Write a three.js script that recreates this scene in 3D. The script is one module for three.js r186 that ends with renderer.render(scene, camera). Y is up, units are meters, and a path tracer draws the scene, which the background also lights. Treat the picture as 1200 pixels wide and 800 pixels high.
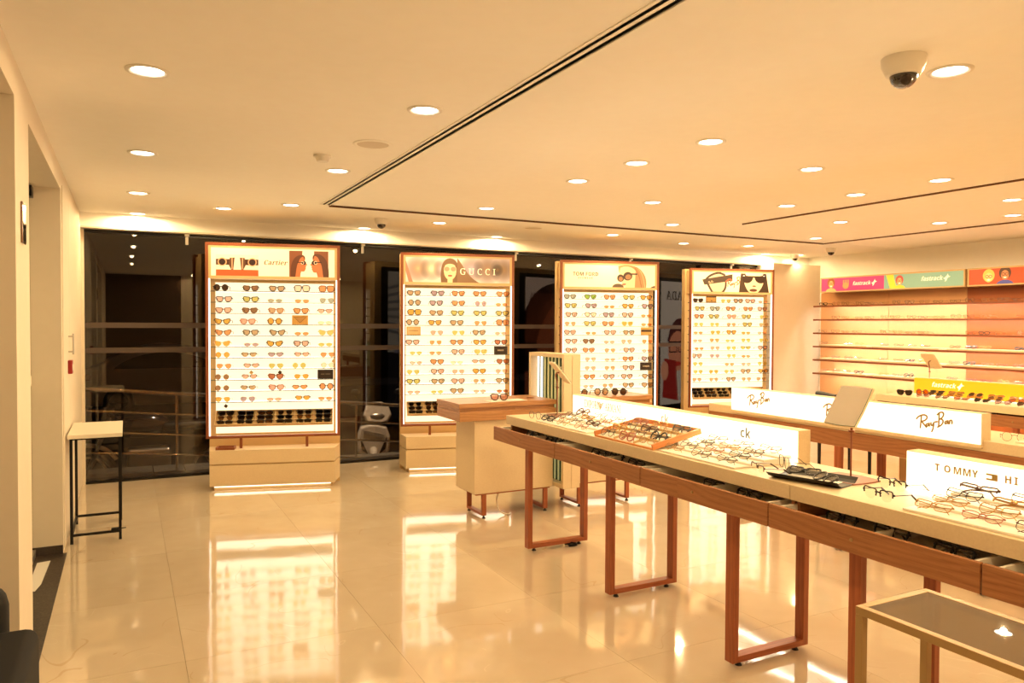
import * as THREE from 'three';
import { RoundedBoxGeometry } from 'three/addons/geometries/RoundedBoxGeometry.js';
import { mergeGeometries } from 'three/addons/utils/BufferGeometryUtils.js';
import { RectAreaLightUniformsLib } from 'three/addons/lights/RectAreaLightUniformsLib.js';

// ---------------------------------------------------------------- camera, sky, exposure
const scene = new THREE.Scene();
const camera = new THREE.PerspectiveCamera(48.98, 1.5, 0.05, 80);
camera.rotation.order = 'YXZ';
camera.position.set(0, 1.5, 0);
camera.rotation.set(THREE.MathUtils.degToRad(-1.31), THREE.MathUtils.degToRad(-27.25), THREE.MathUtils.degToRad(0.283));
scene.background = new THREE.Color(0.0035, 0.003, 0.003);           // night outside the shop front
const renderer = new THREE.WebGLRenderer({ antialias: true });
renderer.toneMapping = THREE.LinearToneMapping;
renderer.toneMappingExposure = 1.58;
renderer.shadowMap.enabled = true;
RectAreaLightUniformsLib.init();
const WARM = new THREE.Color(1.0, 0.70, 0.34);                       // the ceiling downlights
const PALE = new THREE.Color(1.0, 0.88, 0.68);                       // the light boxes and shelf strips
const DOWN = 1.2, BOX = 1.0;

// ---------------------------------------------------------------- helpers
let rngState = 20240607;
const rnd = () => { rngState = (rngState + 0x6d2b79f5) | 0; let t = Math.imul(rngState ^ (rngState >>> 15), 1 | rngState); t = (t + Math.imul(t ^ (t >>> 7), 61 | t)) ^ t; return ((t ^ (t >>> 14)) >>> 0) / 4294967296; };
const R = (d) => d * Math.PI / 180;
const ORD = ['first', 'second', 'third', 'fourth', 'fifth', 'sixth', 'seventh', 'eighth', 'ninth', 'tenth', 'eleventh', 'twelfth'];
const WORD = [...ORD, 'thirteenth', 'fourteenth', 'fifteenth', 'sixteenth', 'seventeenth', 'eighteenth', 'nineteenth', 'twentieth', 'twenty-first', 'twenty-second', 'twenty-third', 'twenty-fourth'];
const used = new Map();
function numbered(name) { const n = used.get(name) ?? 0; used.set(name, n + 1); return n ? `${name}_${String(n).padStart(3, '0')}` : name; }
function tag(o, label, category, group, kind) {
  if (label) o.userData.label = label;
  if (category) o.userData.category = category;
  if (group) o.userData.group = group;
  if (kind) o.userData.kind = kind;
  return o;
}
function thing(name, label, category, [x, y, z] = [0, 0, 0], turn = 0, group) {
  const o = new THREE.Group(); o.name = numbered(name); scene.add(o);
  o.position.set(x, y, z); o.rotation.y = turn;
  return tag(o, label, category, group);
}
function part(name, g, m, parent, label) {
  const geo = Array.isArray(g) ? (g.length > 1 ? mergeGeometries(g.map((q) => q.index ? q.toNonIndexed() : q)) : g[0]) : g;
  const o = new THREE.Mesh(geo, m); o.name = parent === scene ? numbered(name) : name;
  o.castShadow = o.receiveShadow = true;
  if (label) o.userData.label = label;
  parent.add(o); return o;
}
function solo(name, g, m, label, category, group) { return tag(part(name, g, m, scene), label, category, group); }
function struct(name, g, m, parent = scene) { const o = part(name, g, m, parent); if (parent === scene) { o.name = name; o.userData.kind = 'structure'; } return o; }
function structGroup(name) { const o = new THREE.Group(); o.name = name; o.userData.kind = 'structure'; scene.add(o); return o; }
// uv in metres from the position, by the way each face points; grain: the axis the u direction follows
function metric(g, grain = null, off = [0, 0]) {
  const h = g.index ? g.toNonIndexed() : g, p = h.attributes.position, n = h.attributes.normal, uv = new Float32Array(p.count * 2);
  for (let i = 0; i < p.count; i++) {
    const a = [Math.abs(n.getX(i)), Math.abs(n.getY(i)), Math.abs(n.getZ(i))], q = [p.getX(i), p.getY(i), p.getZ(i)];
    const k = a[0] > a[1] && a[0] > a[2] ? 0 : a[1] > a[2] ? 1 : 2;
    let [u, v] = k === 0 ? [2, 1] : k === 1 ? [0, 2] : [0, 1];
    if (grain !== null && grain !== k && v === grain) [u, v] = [v, u];
    uv[2 * i] = q[u] + off[0]; uv[2 * i + 1] = q[v] + off[1];
  }
  h.setAttribute('uv', new THREE.BufferAttribute(uv, 2));
  return h;
}
// box from min corner to max corner; r rounds its edges
function bx(x0, x1, y0, y1, z0, z1, r = 0) {
  const w = x1 - x0, h = y1 - y0, d = z1 - z0, s = Math.min(Math.abs(w), Math.abs(h), Math.abs(d));
  const g = r ? new RoundedBoxGeometry(w, h, d, 2, Math.min(r, s * 0.49)) : new THREE.BoxGeometry(w, h, d);
  return g.translate((x0 + x1) / 2, (y0 + y1) / 2, (z0 + z1) / 2);
}
const cyl = (r0, r1, h, n = 20) => new THREE.CylinderGeometry(r0, r1, h, n);
function tube(pts, r, seg = 24, rad = 8) { return new THREE.TubeGeometry(new THREE.CatmullRomCurve3(pts.map((p) => new THREE.Vector3(...p))), seg, r, rad); }
function prism(pts, y0, y1) {                                       // plan polygon [x, z] pulled up from y0 to y1
  const s = new THREE.Shape(pts.map(([x, z]) => new THREE.Vector2(x, -z)));
  return new THREE.ExtrudeGeometry(s, { depth: y1 - y0, bevelEnabled: false }).rotateX(-Math.PI / 2).translate(0, y0, 0);
}
function plate(w, h, face = 0) { return new THREE.PlaneGeometry(w, h).translate(0, 0, face); }
function rectLight(w, h, color, intensity, pos, target) {
  const l = new THREE.RectAreaLight(color, intensity, w, h); l.position.set(...pos); l.lookAt(...target); scene.add(l); return l;
}
// ---------------------------------------------------------------- textures
function noise2(seed) {
  const P = new Float32Array(65536); let s = seed | 0;
  for (let i = 0; i < 65536; i++) { s = (Math.imul(s, 1664525) + 1013904223) | 0; P[i] = (s >>> 8) / 16777216; }
  return (x, y, per) => {                                           // value noise that repeats after per cells
    const xi = Math.floor(x), yi = Math.floor(y), fx = x - xi, fy = y - yi, a = fx * fx * (3 - 2 * fx), b = fy * fy * (3 - 2 * fy);
    const m = (i) => ((i % per) + per) % per, at = (i, j) => P[(m(i) * 131 + m(j) * 7919) & 65535];
    return (at(xi, yi) * (1 - a) + at(xi + 1, yi) * a) * (1 - b) + (at(xi, yi + 1) * (1 - a) + at(xi + 1, yi + 1) * a) * b;
  };
}
function dataTex(w, h, fn, size = 1, srgb = true, sizeV = size) {
  const d = new Uint8Array(w * h * 4);
  for (let j = 0; j < h; j++) for (let i = 0; i < w; i++) { const c = fn(i / w, j / h); for (let k = 0; k < 3; k++) d[(j * w + i) * 4 + k] = Math.max(0, Math.min(255, Math.round(c[k]))); d[(j * w + i) * 4 + 3] = 255; }
  const t = new THREE.DataTexture(d, w, h); t.wrapS = t.wrapT = THREE.RepeatWrapping; t.magFilter = THREE.LinearFilter; t.minFilter = THREE.LinearMipmapLinearFilter; t.generateMipmaps = true;
  if (srgb) t.colorSpace = THREE.SRGBColorSpace;
  t.repeat.set(1 / size, 1 / sizeV); t.needsUpdate = true; return t;
}
const mixc = (a, b, t) => a.map((v, i) => v + (b[i] - v) * t);
function woodTex(light, dark, seed) {
  const n = noise2(seed);
  return dataTex(512, 256, (u, v) => {
    const w = n(u * 3, v * 6, 3 * 64) * 0, warp = n(u * 2, v * 4, 4) * 0.5 + n(u * 4, v * 8, 8) * 0.25;
    const ring = 0.5 + 0.5 * Math.sin((v * 26 + warp * 9) * 2 * Math.PI / 2), fine = n(u * 8, v * 128, 128), pore = n(u * 16, v * 128, 128);
    return mixc(light, dark, Math.min(1, 0.15 + 0.35 * ring * ring + 0.38 * fine * fine + 0.25 * (pore > 0.82 ? 1 : 0) + w));
  }, 0.9, true, 0.34);
}
const nFloor = noise2(77);
const floorTex = dataTex(1024, 1024, (u, v) => {
  const a = nFloor(u * 6, v * 6, 6) * 0.5 + nFloor(u * 14, v * 14, 14) * 0.3 + nFloor(u * 40, v * 40, 40) * 0.2;
  const wx = u * 7 + nFloor(u * 10, v * 10, 10) * 1.5, wy = v * 7 + nFloor(u * 9 + 3, v * 9 + 5, 9) * 1.5;
  const vein = Math.abs(nFloor(wx, wy, 7) - 0.5), vv = vein < 0.005 && nFloor(u * 12, v * 12, 12) > 0.55 ? 1 : 0, pale = vein > 0.2 && vein < 0.204 && a > 0.5 ? 1 : 0;
  let c = mixc([205, 188, 163], [221, 207, 185], a);
  if (vv) c = mixc(c, [178, 146, 112], 0.3);
  if (pale) c = mixc(c, [236, 226, 208], 0.4);
  return c;
}, 2.4);
const floorBump = dataTex(256, 256, (u, v) => { const a = 255 * (nFloor(u * 5, v * 5, 5) * 0.7 + nFloor(u * 11, v * 11, 11) * 0.3); return [a, a, a]; }, 1.1, false);
const nG = noise2(5);
const graniteTex = dataTex(256, 256, (u, v) => { const a = nG(u * 90, v * 90, 90), b = nG(u * 20, v * 20, 20); return mixc([46, 38, 33], [96, 82, 70], a * a * 0.8 + b * 0.2); }, 0.5);
const plasterTex = dataTex(256, 256, (u, v) => { const a = nG(u * 6, v * 6, 6) * 0.6 + nG(u * 60, v * 60, 60) * 0.4; return mixc([236, 229, 216], [241, 235, 224], a); }, 2);
const whiteTex = dataTex(128, 128, (u, v) => { const a = nG(u * 5, v * 5, 5) * 0.6 + nG(u * 50, v * 50, 50) * 0.4; return mixc([246, 242, 234], [250, 247, 240], a); }, 2);
const creamTex = dataTex(256, 256, (u, v) => { const a = nG(u * 100, v * 100, 100); return mixc([219, 197, 160], [225, 204, 168], a); }, 0.5);
function canvasTex(w, h, draw) {
  const c = document.createElement('canvas'); c.width = w; c.height = h; const g = c.getContext('2d'); draw(g, w, h);
  const t = new THREE.CanvasTexture(c); t.colorSpace = THREE.SRGBColorSpace; t.magFilter = THREE.LinearFilter; return t;
}
// ---------------------------------------------------------------- materials
const std = (o) => new THREE.MeshStandardMaterial(o), phy = (o) => new THREE.MeshPhysicalMaterial(o);
const M = {
  wall: std({ map: plasterTex, color: '#f0eae0', roughness: 0.75 }),
  ceiling: std({ map: whiteTex, roughness: 0.9 }),
  floor: phy({ map: floorTex, roughness: 0.07, bumpMap: floorBump, bumpScale: 0.0012, clearcoat: 0.35, clearcoatRoughness: 0.04 }),
  grout: std({ color: '#b9a88c', roughness: 0.8 }),
  granite: std({ map: graniteTex, roughness: 0.45 }),
  cream: std({ map: creamTex, roughness: 0.45 }),
  beige: std({ color: '#d3b382', roughness: 0.5 }),
  ivory: std({ color: '#ece2cf', roughness: 0.55 }),
  trayWhite: std({ color: '#efe8da', roughness: 0.5 }),
  wood: std({ map: woodTex([172, 116, 72], [134, 84, 50], 11), roughness: 0.42 }),
  legWood: std({ map: woodTex([176, 98, 58], [140, 72, 40], 23), roughness: 0.4 }),
  oak: std({ map: woodTex([192, 142, 92], [152, 102, 60], 37), roughness: 0.38 }),
  rackWood: std({ map: woodTex([150, 84, 48], [112, 56, 30], 41), roughness: 0.4 }),
  trayWood: std({ map: woodTex([226, 150, 82], [196, 118, 58], 53), roughness: 0.45 }),
  orangePanel: std({ color: '#a8561f', roughness: 0.5 }),
  wallPanel: std({ color: '#d29c69', roughness: 0.5 }),
  black: std({ color: '#0c0a09', roughness: 0.45 }),
  blackMetal: std({ color: '#151210', roughness: 0.35, metalness: 0.4 }),
  plenum: std({ color: '#cfc9bf', roughness: 0.9 }),
  steel: std({ color: '#c4c0b8', roughness: 0.3, metalness: 0.85 }),
  railSteel: std({ color: '#efece4', roughness: 0.16, metalness: 0.9 }),
  brass: std({ color: '#a98b5e', roughness: 0.4, metalness: 0.3 }),
  copper: std({ color: '#8a5138', roughness: 0.38, metalness: 0.5 }),
  white: std({ color: '#e9e4da', roughness: 0.5 }),
  navy: std({ color: '#08070c', roughness: 0.85 }),
  mirror: std({ color: '#f2efe8', roughness: 0.02, metalness: 1 }),
  glassEdge: std({ color: '#4f7a6a', roughness: 0.2 }),
  shelfEdge: std({ color: '#565f56', roughness: 0.3 }),
  facade: phy({ color: '#d8cdbf', transmission: 1, thickness: 0, roughness: 0.01, ior: 1.6 }),
  doorGlass: phy({ color: '#cfd8c4', transmission: 1, thickness: 0, roughness: 0.02, ior: 1.5 }),
  shelfGlass: phy({ color: '#eef3ec', transmission: 1, thickness: 0, roughness: 0.02, ior: 1.45 }),
  smokedGlass: phy({ color: '#978a6c', transmission: 0.95, thickness: 0, roughness: 0.015, ior: 2.4 }),
  film: std({ color: '#4a3c34', roughness: 0.6 }),
  red: std({ color: '#8f1512', roughness: 0.4 }),
  asphalt: std({ color: '#3a3732', roughness: 0.9 }),
  paver: std({ color: '#6b675f', roughness: 0.8 }),
  scooterWhite: std({ color: '#d8d3c8', roughness: 0.25 }),
  rubber: std({ color: '#141312', roughness: 0.8 }),
  darkPanel: std({ color: '#5a4636', roughness: 0.6 }),
  darkWall: std({ color: '#2b2723', roughness: 0.9 }),
  paper: std({ color: '#e8e4da', roughness: 0.8 }),
};
const glow = (color, k, extra = {}) => std({ color: '#f4ecdc', emissive: color, emissiveIntensity: k, roughness: 0.6, ...extra });
const lit = {
  lens: glow(new THREE.Color(1, 0.88, 0.7), 7),
  box: glow(PALE, 0.55),
  strip: glow(new THREE.Color(1, 0.95, 0.85), 1.2),
  under: glow(PALE, 1.3),
};
const printed = (tex, k, rough = 0.35) => std({ map: tex, emissive: '#ffffff', emissiveMap: tex, emissiveIntensity: k, roughness: rough });
// ---------------------------------------------------------------- the room
const XL = -0.37, XR = 8.95, ZB = -7.95, ZF = 1.6, YC = 2.5;
{
  const floor = structGroup('floor');
  const T = 0.8775, g = 0.0007, vars = [];
  for (let k = 0; k < 8; k++) vars.push(metric(bx(g, T - g, -0.02, 0, g, T - g), null, [k * 0.61, k * 0.37]));
  for (let i = 0; i < 11; i++) for (let j = 0; j < 13; j++) {
    const x = -0.6525 + i * T, z = ZB - 0.02 + j * T;
    const t = part('tile', vars[Math.floor(rnd() * 8)], M.floor, floor); t.position.set(x, 0, z);
  }
  struct('floor_bed', metric(bx(-2.2, XR + 0.3, -0.12, -0.0205, ZB - 0.05, ZF + 0.2)), M.grout, floor);
  struct('threshold', metric(bx(-2.0, -0.35, -0.02, 0.004, -5.62, ZF)), M.granite, floor);
}
{ // ceiling boards with open slots between them, a black void above
  const c = structGroup('ceiling'), y0 = YC, y1 = YC + 0.002;
  const put = (x0, x1, z0, z1) => part('ceiling_board', metric(bx(x0, x1, y0, y1, z0, z1)), M.ceiling, c);
  const s0 = 1.482, s1 = 1.521, gx = -6.355, gz = 0.008, s2 = 5.39, s3 = 7.52;
  put(-2.2, s0 - 0.013, ZB - 0.1, ZF + 0.2);
  put(s0 - 0.013, XR + 0.2, ZB - 0.1, gx - gz);                     // strip along the shop front
  part('slot_bar', metric(bx(s0 + 0.011, s1 - 0.011, y0 - 0.001, y0 + 0.001, gx + gz, ZF + 0.2)), M.ceiling, c);
  put(s1 + 0.013, s2 - 0.007, gx + gz, ZF + 0.2);
  put(s2 + 0.007, s3 - 0.007, -5.53, ZF + 0.2);
  put(s2 - 0.007, s3 - 0.007, gx + gz, -5.53);
  put(s3 + 0.007, XR + 0.2, gx + gz, ZF + 0.2);
  part('plenum_top', bx(-2.4, XR + 0.4, y1 + 0.34, y1 + 0.36, ZB - 0.3, ZF + 0.4), M.plenum, c);
  part('plenum_side', [bx(-2.4, XR + 0.4, y1 + 0.001, y1 + 0.34, ZB - 0.3, ZB - 0.25), bx(-2.4, XR + 0.4, y1 + 0.001, y1 + 0.34, ZF + 0.3, ZF + 0.35), bx(-2.4, -2.35, y1 + 0.001, y1 + 0.34, ZB - 0.25, ZF + 0.3), bx(XR + 0.35, XR + 0.4, y1 + 0.001, y1 + 0.34, ZB - 0.25, ZF + 0.3)], M.plenum, c);
  const shadeBarM = std({ color: '#6b4630', roughness: 0.6 });  // dark brown bars paint in the shadow gap along the grooves
  part('groove_shade_bar', bx(s1 + 0.013, s3, y0 - 0.015, y0, gx - gz - 0.012, gx - gz), shadeBarM, c);
  part('groove_shade_bar', bx(s2 - 0.007, s2 + 0.004, y0 - 0.013, y0, -5.53, ZF), shadeBarM, c);
  part('groove_shade_bar', bx(s3 - 0.007, s3 + 0.004, y0 - 0.013, y0, gx, ZF), shadeBarM, c);
  part('slot_trim', [metric(bx(s0 - 0.028, s0 - 0.013, y0 - 0.004, y0, gx - 0.01, ZF)), metric(bx(s1 + 0.013, s1 + 0.024, y0 - 0.003, y0, gx - 0.01, ZF))], M.ceiling, c);
  part('roof_slab', bx(-2.4, XR + 0.4, y1 + 0.37, y1 + 0.5, ZB - 0.3, ZF + 0.4), M.plenum, c);
}
{ // left wall: two doorways and a panelled stretch
  const w = structGroup('wall_left');
  const b = (n, ...a) => part(n, metric(bx(...a)), M.wall, w);
  b('lintel', -0.62, XL, 2.355, YC, -5.62, ZF); b('pier', -0.62, XL, 0, 2.355, -3.845, -3.39); b('pier', -0.62, XL, 0, 2.355, -1.2, ZF);
  b('wall_end', -0.9, XL, 0, YC, ZB - 0.02, -5.62);
  b('passage_wall', -1.75, -1.65, 0, YC, -5.62, ZF); b('passage_end', -1.75, XL, 0, YC, ZF, ZF + 0.1);
  b('passage_return', -1.75, -0.9, 0, YC, -5.72, -5.62);
  part('skirting', bx(-0.66, XL - 0.002, 0.004, 0.058, -5.62, -5.612), M.granite, w);
  // raised access panel with a groove round it
  part('access_panel', metric(bx(XL, XL + 0.006, 0.02, 2.39, -7.85, -6.29, 0.002)), M.wall, w);
  part('access_panel', metric(bx(XL, XL + 0.006, 0.02, 2.39, -6.278, -5.7, 0.002)), M.wall, w);
  const d = structGroup('door_1');
  part('glass_leaf', bx(-0.545, -0.535, 0.03, 2.33, -5.6, -3.86), M.doorGlass, d);
  part('bottom_rail', bx(-0.56, -0.52, 0.006, 0.05, -5.6, -4.7), M.steel, d);
  part('top_clamp', bx(-0.565, -0.515, 2.28, 2.345, -5.6, -5.5), M.blackMetal, d);
  part('door_stripe', bx(-0.547, -0.533, 1.1, 1.16, -5.6, -3.86), std({ color: '#d8d2bc', roughness: 0.9 }), d);
}
{ // right wall, wall behind the camera, fascia over the glass
  struct('wall_right', metric(bx(XR, XR + 0.1, 0, YC, ZB - 0.3, ZF + 0.1)), M.ceiling);
  struct('wall_front', metric(bx(1.05, XR + 0.1, 0, YC, ZF, ZF + 0.1)), M.wall);
  struct('wall_rear', metric(bx(-1.75, 1.05, 0, YC, ZF, ZF + 0.1)), M.darkPanel);
  const w = structGroup('wall_back');
  part('fascia', metric(bx(XL, XR, 2.372, YC, ZB - 0.02, ZB + 0.12)), M.ceiling, w);
  part('fascia_lip', metric(bx(XL, 8.0, 2.358, 2.372, ZB - 0.02, ZB + 0.13)), M.wall, w);
  part('pier', metric(bx(8.02, XR, 0, 2.372, ZB - 0.1, ZB + 0.32)), M.wall, w);
  part('jamb', metric(bx(XL, XL + 0.03, 0, 2.358, ZB - 0.02, ZB + 0.03)), M.wall, w);
  const t = structGroup('trim_1');
  part('sill', bx(XL, 8.02, 0, 0.022, ZB - 0.03, ZB + 0.02), M.blackMetal, t);
  part('head_rail', bx(XL, 8.02, 2.33, 2.358, ZB - 0.03, ZB + 0.02), M.blackMetal, t);
  // panes
  const cuts = [XL + 0.03, 1.35, 3.12, 4.94, 6.7, 8.02];
  for (let k = 0; k < 5; k++) {
    const p = structGroup(`window_${k + 1}`);
    part('pane', bx(cuts[k] + 0.002, cuts[k + 1] - 0.002, 0.02, 2.335, ZB - 0.012, ZB), M.facade, p);
    for (const y of [1.449, 1.214]) part('film_stripe', bx(cuts[k] + 0.004, cuts[k + 1] - 0.004, y, y + 0.05, ZB + 0.0005, ZB + 0.002), M.film, p);
  }
  for (const [x, k] of [[0.53, 'beside the two-profiles rack'], [2.27, 'between the two-profiles and long-haired-woman racks'], [4.13, 'next to the long-haired-woman rack'], [5.8, 'above the pale-poster rack'], [7.53, 'above the rack by the plaster pier']])
    solo('glass_clamp', [bx(x - 0.014, x + 0.014, 2.256, 2.345, ZB + 0.003, ZB + 0.02, 0.004), bx(x - 0.02, x + 0.02, 2.335, 2.358, ZB + 0.002, ZB + 0.05, 0.003)], M.white,
      `short pale metal clamp on the glass front ${k}`, 'clamp', 'clamps along the top of the glass');
}
// ---------------------------------------------------------------- ceiling fittings
function downlight(x, z, label, group) {
  const t = thing('downlight', label, 'downlight', [x, YC, z], 0, group);
  part('trim_ring', new THREE.LatheGeometry([[0.062, 0.004], [0.062, -0.004], [0.072, -0.007], [0.082, -0.004], [0.084, 0.001]].map(([a, b]) => new THREE.Vector2(a, b)), 32), M.white, t);
  part('lamp_lens', new THREE.LatheGeometry([[0.0001, -0.004], [0.05, -0.003], [0.063, 0.001]].map(([a, b]) => new THREE.Vector2(a, b)), 32), lit.lens, t);
  const s = new THREE.SpotLight(WARM, DOWN * (z < -7.5 ? 1.7 : x < 0.4 ? 0.22 : x < 1.45 && z < -1 ? 0.85 : x < 3.3 && z > -1 ? 1.9 : x < 3.3 ? 1.05 : 1.3), 0, R(89), 0.12, 2);
  s.position.set(x, YC - 0.012, z); s.target.position.set(x, 0, z); s.castShadow = true; s.shadow.radius = 1.2; scene.add(s, s.target);
}
{
  const k = 1.0 / 1.03;                                             // measured at 2.53 m, brought to the ceiling height
  const inView = [[0.085, -3.435], [0.095, -5.098], [0.092, -6.686], [0.103, -7.95], [0.785, -7.203], [1.283, -6.707], [1.277, -5.057], [1.287, -3.428], [2.293, -7.95], [2.845, -7.15], [2.855, -6.052], [3.885, -7.95],
    [2.886, -4.587], [2.896, -3.902], [3.939, -5.078], [2.924, -3.253], [4.957, -7.12], [4.982, -6.097], [6.244, -7.422], [7.166, -7.246], [4.012, -3.502], [5.096, -4.015], [5.053, -4.667], [5.105, -3.335], [2.959, -1.901],
    [6.301, -5.136], [7.198, -4.703], [6.396, -3.571], [7.282, -4.056], [8.173, -7.93], [8.7, -7.8], [7.216, -6.222]];
  const all = inView.map(([x, z]) => [x * k, Math.max(z * k, -7.74)]).concat([[0.09, -1.75], [1.25, -1.75], [1.25, -0.2], [1.25, 1.1], [3.0, 0.2], [4.2, -1.6], [5.4, -1.6], [6.6, -1.8], [7.8, -2.4], [4.2, 0.6], [5.6, 0.6], [7.2, 0.4], [7.9, -0.6]]);  // unseen lights; the pair nearest the camera added to brighten the drawer tables
  const rows = [[0.4, 'along the doorway wall'], [1.45, 'between doorway wall and black slot'], [3.3, 'over the drawer tables'], [4.5, 'over the counters'], [5.8, 'over the script table'], [6.7, 'over the sunglasses table'], [9, 'by the spectacle wall']];
  let from = -1;
  for (const [to, where] of rows) {
    all.filter(([x]) => x > from && x <= to).sort((p, q) => p[1] - q[1] || p[0] - q[0]).forEach(([x, z], n) => downlight(x, z, `round recessed downlight ${where}, ${ORD[n]} from the glass front`, 'recessed ceiling downlights'));
    from = to;
  }
  const dome = (x, z, r, label) => {
    const t = thing('dome_camera', label, 'security camera', [x, YC, z]);
    part('housing', new THREE.LatheGeometry([[r, 0], [r * 0.98, -r * 0.35], [r * 0.78, -r * 0.8], [r * 0.68, -r * 0.86], [0.0001, -r * 0.86]].map(([a, b]) => new THREE.Vector2(a, b)), 28), M.white, t);
    part('dome_lens', new THREE.SphereGeometry(r * 0.62, 24, 12, 0, Math.PI * 2, Math.PI / 2, Math.PI / 2).scale(1, 0.95, 1).translate(0, -r * 0.86, 0), phy({ color: '#1a1512', roughness: 0.06, clearcoat: 1 }), t);
    part('eye', new THREE.SphereGeometry(r * 0.3, 16, 10).translate(-r * 0.25, -r * 1.15, r * 0.3), std({ color: '#3c3129', roughness: 0.15, metalness: 0.5 }), t);
  };
  dome(2.585, -1.839, 0.078, 'large white dome security camera beside a lone downlight over the long table');
  dome(2.166, -6.933, 0.066, 'small white dome camera near the end of the black ceiling slot');
  dome(8.4, -7.6, 0.06, 'small dark-eyed dome camera above the plaster pier');
  dome(8.05, -6.7, 0.066, 'small dome camera at the bend of the ceiling groove');
  const disc = (x, z, r, name, label, cat) => {
    const t = thing(name, label, cat, [x, YC, z]);
    part('rim', new THREE.LatheGeometry([[r * 0.8, -0.003], [r * 0.86, -0.007], [r, -0.004], [r, 0]].map(([a, b]) => new THREE.Vector2(a, b)), 36), M.ceiling, t);
    part('grille', new THREE.LatheGeometry([[0.0001, -0.006], [r * 0.8, -0.003]].map(([a, b]) => new THREE.Vector2(a, b)), 36), std({ color: '#d9cfbf', roughness: 0.9 }), t);
  };
  disc(1.23, -4.095, 0.11, 'ceiling_speaker', 'flush round ceiling speaker between downlights beside the black slot', 'speaker');
  disc(3.76, -6.83, 0.11, 'ceiling_speaker', 'flush round ceiling speaker close to the shop-front groove', 'speaker');
  const sm = thing('smoke_detector', 'small round white smoke detector standing proud of the ceiling', 'smoke detector', [1.046, YC, -4.507]);
  part('base', cyl(0.052, 0.052, 0.012, 28).translate(0, -0.006, 0), M.white, sm);
  part('sensor', cyl(0.044, 0.034, 0.026, 28).translate(0, -0.025, 0), M.white, sm);
}
// ---------------------------------------------------------------- spectacles
const OUT = {                                                       // lens outlines in millimetres, x away from the nose
  wayfarer: [[-23, 13], [0, 16], [24, 17], [27, 8], [22, -10], [8, -18], [-10, -18], [-21, -6]],
  cateye: [[-22, 9], [0, 14], [20, 19], [29, 17], [24, -2], [12, -17], [-8, -18], [-21, -6]],
  round: [[-22, 0], [-15, 16], [0, 22], [16, 16], [23, 0], [16, -16], [0, -22], [-15, -16]],
  aviator: [[-22, 12], [0, 17], [22, 15], [26, 4], [20, -14], [4, -21], [-12, -15], [-21, 0]],
  square: [[-25, 18], [0, 22], [25, 19], [29, 4], [24, -18], [4, -23], [-18, -20], [-26, 0]],
  oval: [[-24, 6], [-10, 12], [12, 12], [25, 6], [24, -6], [10, -13], [-10, -13], [-23, -6]],
  browline: [[-23, 13], [0, 15], [24, 16], [26, 6], [21, -11], [6, -18], [-11, -17], [-21, -6]],
  rectangle: [[-26, 10], [0, 12], [26, 12], [28, 2], [24, -11], [2, -14], [-20, -13], [-26, -2]],
};
const LOW = {}, SHAPES = {};
for (const [k, pts] of Object.entries(OUT)) {
  const c = new THREE.CatmullRomCurve3(pts.map(([x, y]) => new THREE.Vector3(x / 1000, y * 1.1 / 1000, 0)), true, 'centripetal');
  SHAPES[k] = c.getPoints(26).slice(0, 26); LOW[k] = Math.min(...SHAPES[k].map((p) => p.y));
}
const CX = 0.0345;
function ring(pts, t, depth, side, half = false) {                   // a rim of thickness t round the outline
  const n = pts.length, pos = [], P = (i) => pts[((i % n) + n) % n], o = [];
  for (let i = 0; i < n; i++) { const a = P(i - 1), b = P(i + 1), dx = b.x - a.x, dy = b.y - a.y, l = Math.hypot(dx, dy) || 1; let nx = dy / l, ny = -dx / l; if (nx * P(i).x + ny * P(i).y < 0) { nx = -nx; ny = -ny; } o.push([P(i).x + nx * t, P(i).y + ny * t]); }
  const v = (q, z) => [side * (q[0] + CX), q[1], z];
  const quad = (a, b, c, d) => { if (side > 0) pos.push(...a, ...b, ...c, ...a, ...c, ...d); else pos.push(...a, ...c, ...b, ...a, ...d, ...c); };
  for (let i = 0; i < n; i++) {
    const j = (i + 1) % n, i0 = [P(i).x, P(i).y], j0 = [P(j).x, P(j).y];
    if (half && (i0[1] + j0[1]) / 2 < -0.002) continue;
    quad(v(i0, 0), v(o[i], 0), v(o[j], 0), v(j0, 0)); quad(v(o[i], -depth), v(i0, -depth), v(j0, -depth), v(o[j], -depth));
    quad(v(o[i], 0), v(o[i], -depth), v(o[j], -depth), v(o[j], 0)); quad(v(i0, -depth), v(i0, 0), v(j0, 0), v(j0, -depth));
  }
  const g = new THREE.BufferGeometry(); g.setAttribute('position', new THREE.Float32BufferAttribute(pos, 3)); g.setAttribute('uv', new THREE.Float32BufferAttribute(new Float32Array(pos.length / 3 * 2), 2)); g.computeVertexNormals(); return g;
}
function bar(x0, y0, z0, x1, y1, z1, w, h) {
  const d = new THREE.Vector3(x1 - x0, y1 - y0, z1 - z0), l = d.length(), g = new THREE.BoxGeometry(w, h, l);
  g.applyQuaternion(new THREE.Quaternion().setFromUnitVectors(new THREE.Vector3(0, 0, 1), d.normalize()));
  return g.translate((x0 + x1) / 2, (y0 + y1) / 2, (z0 + z1) / 2).toNonIndexed();
}
const glassGeo = new Map();
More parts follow.
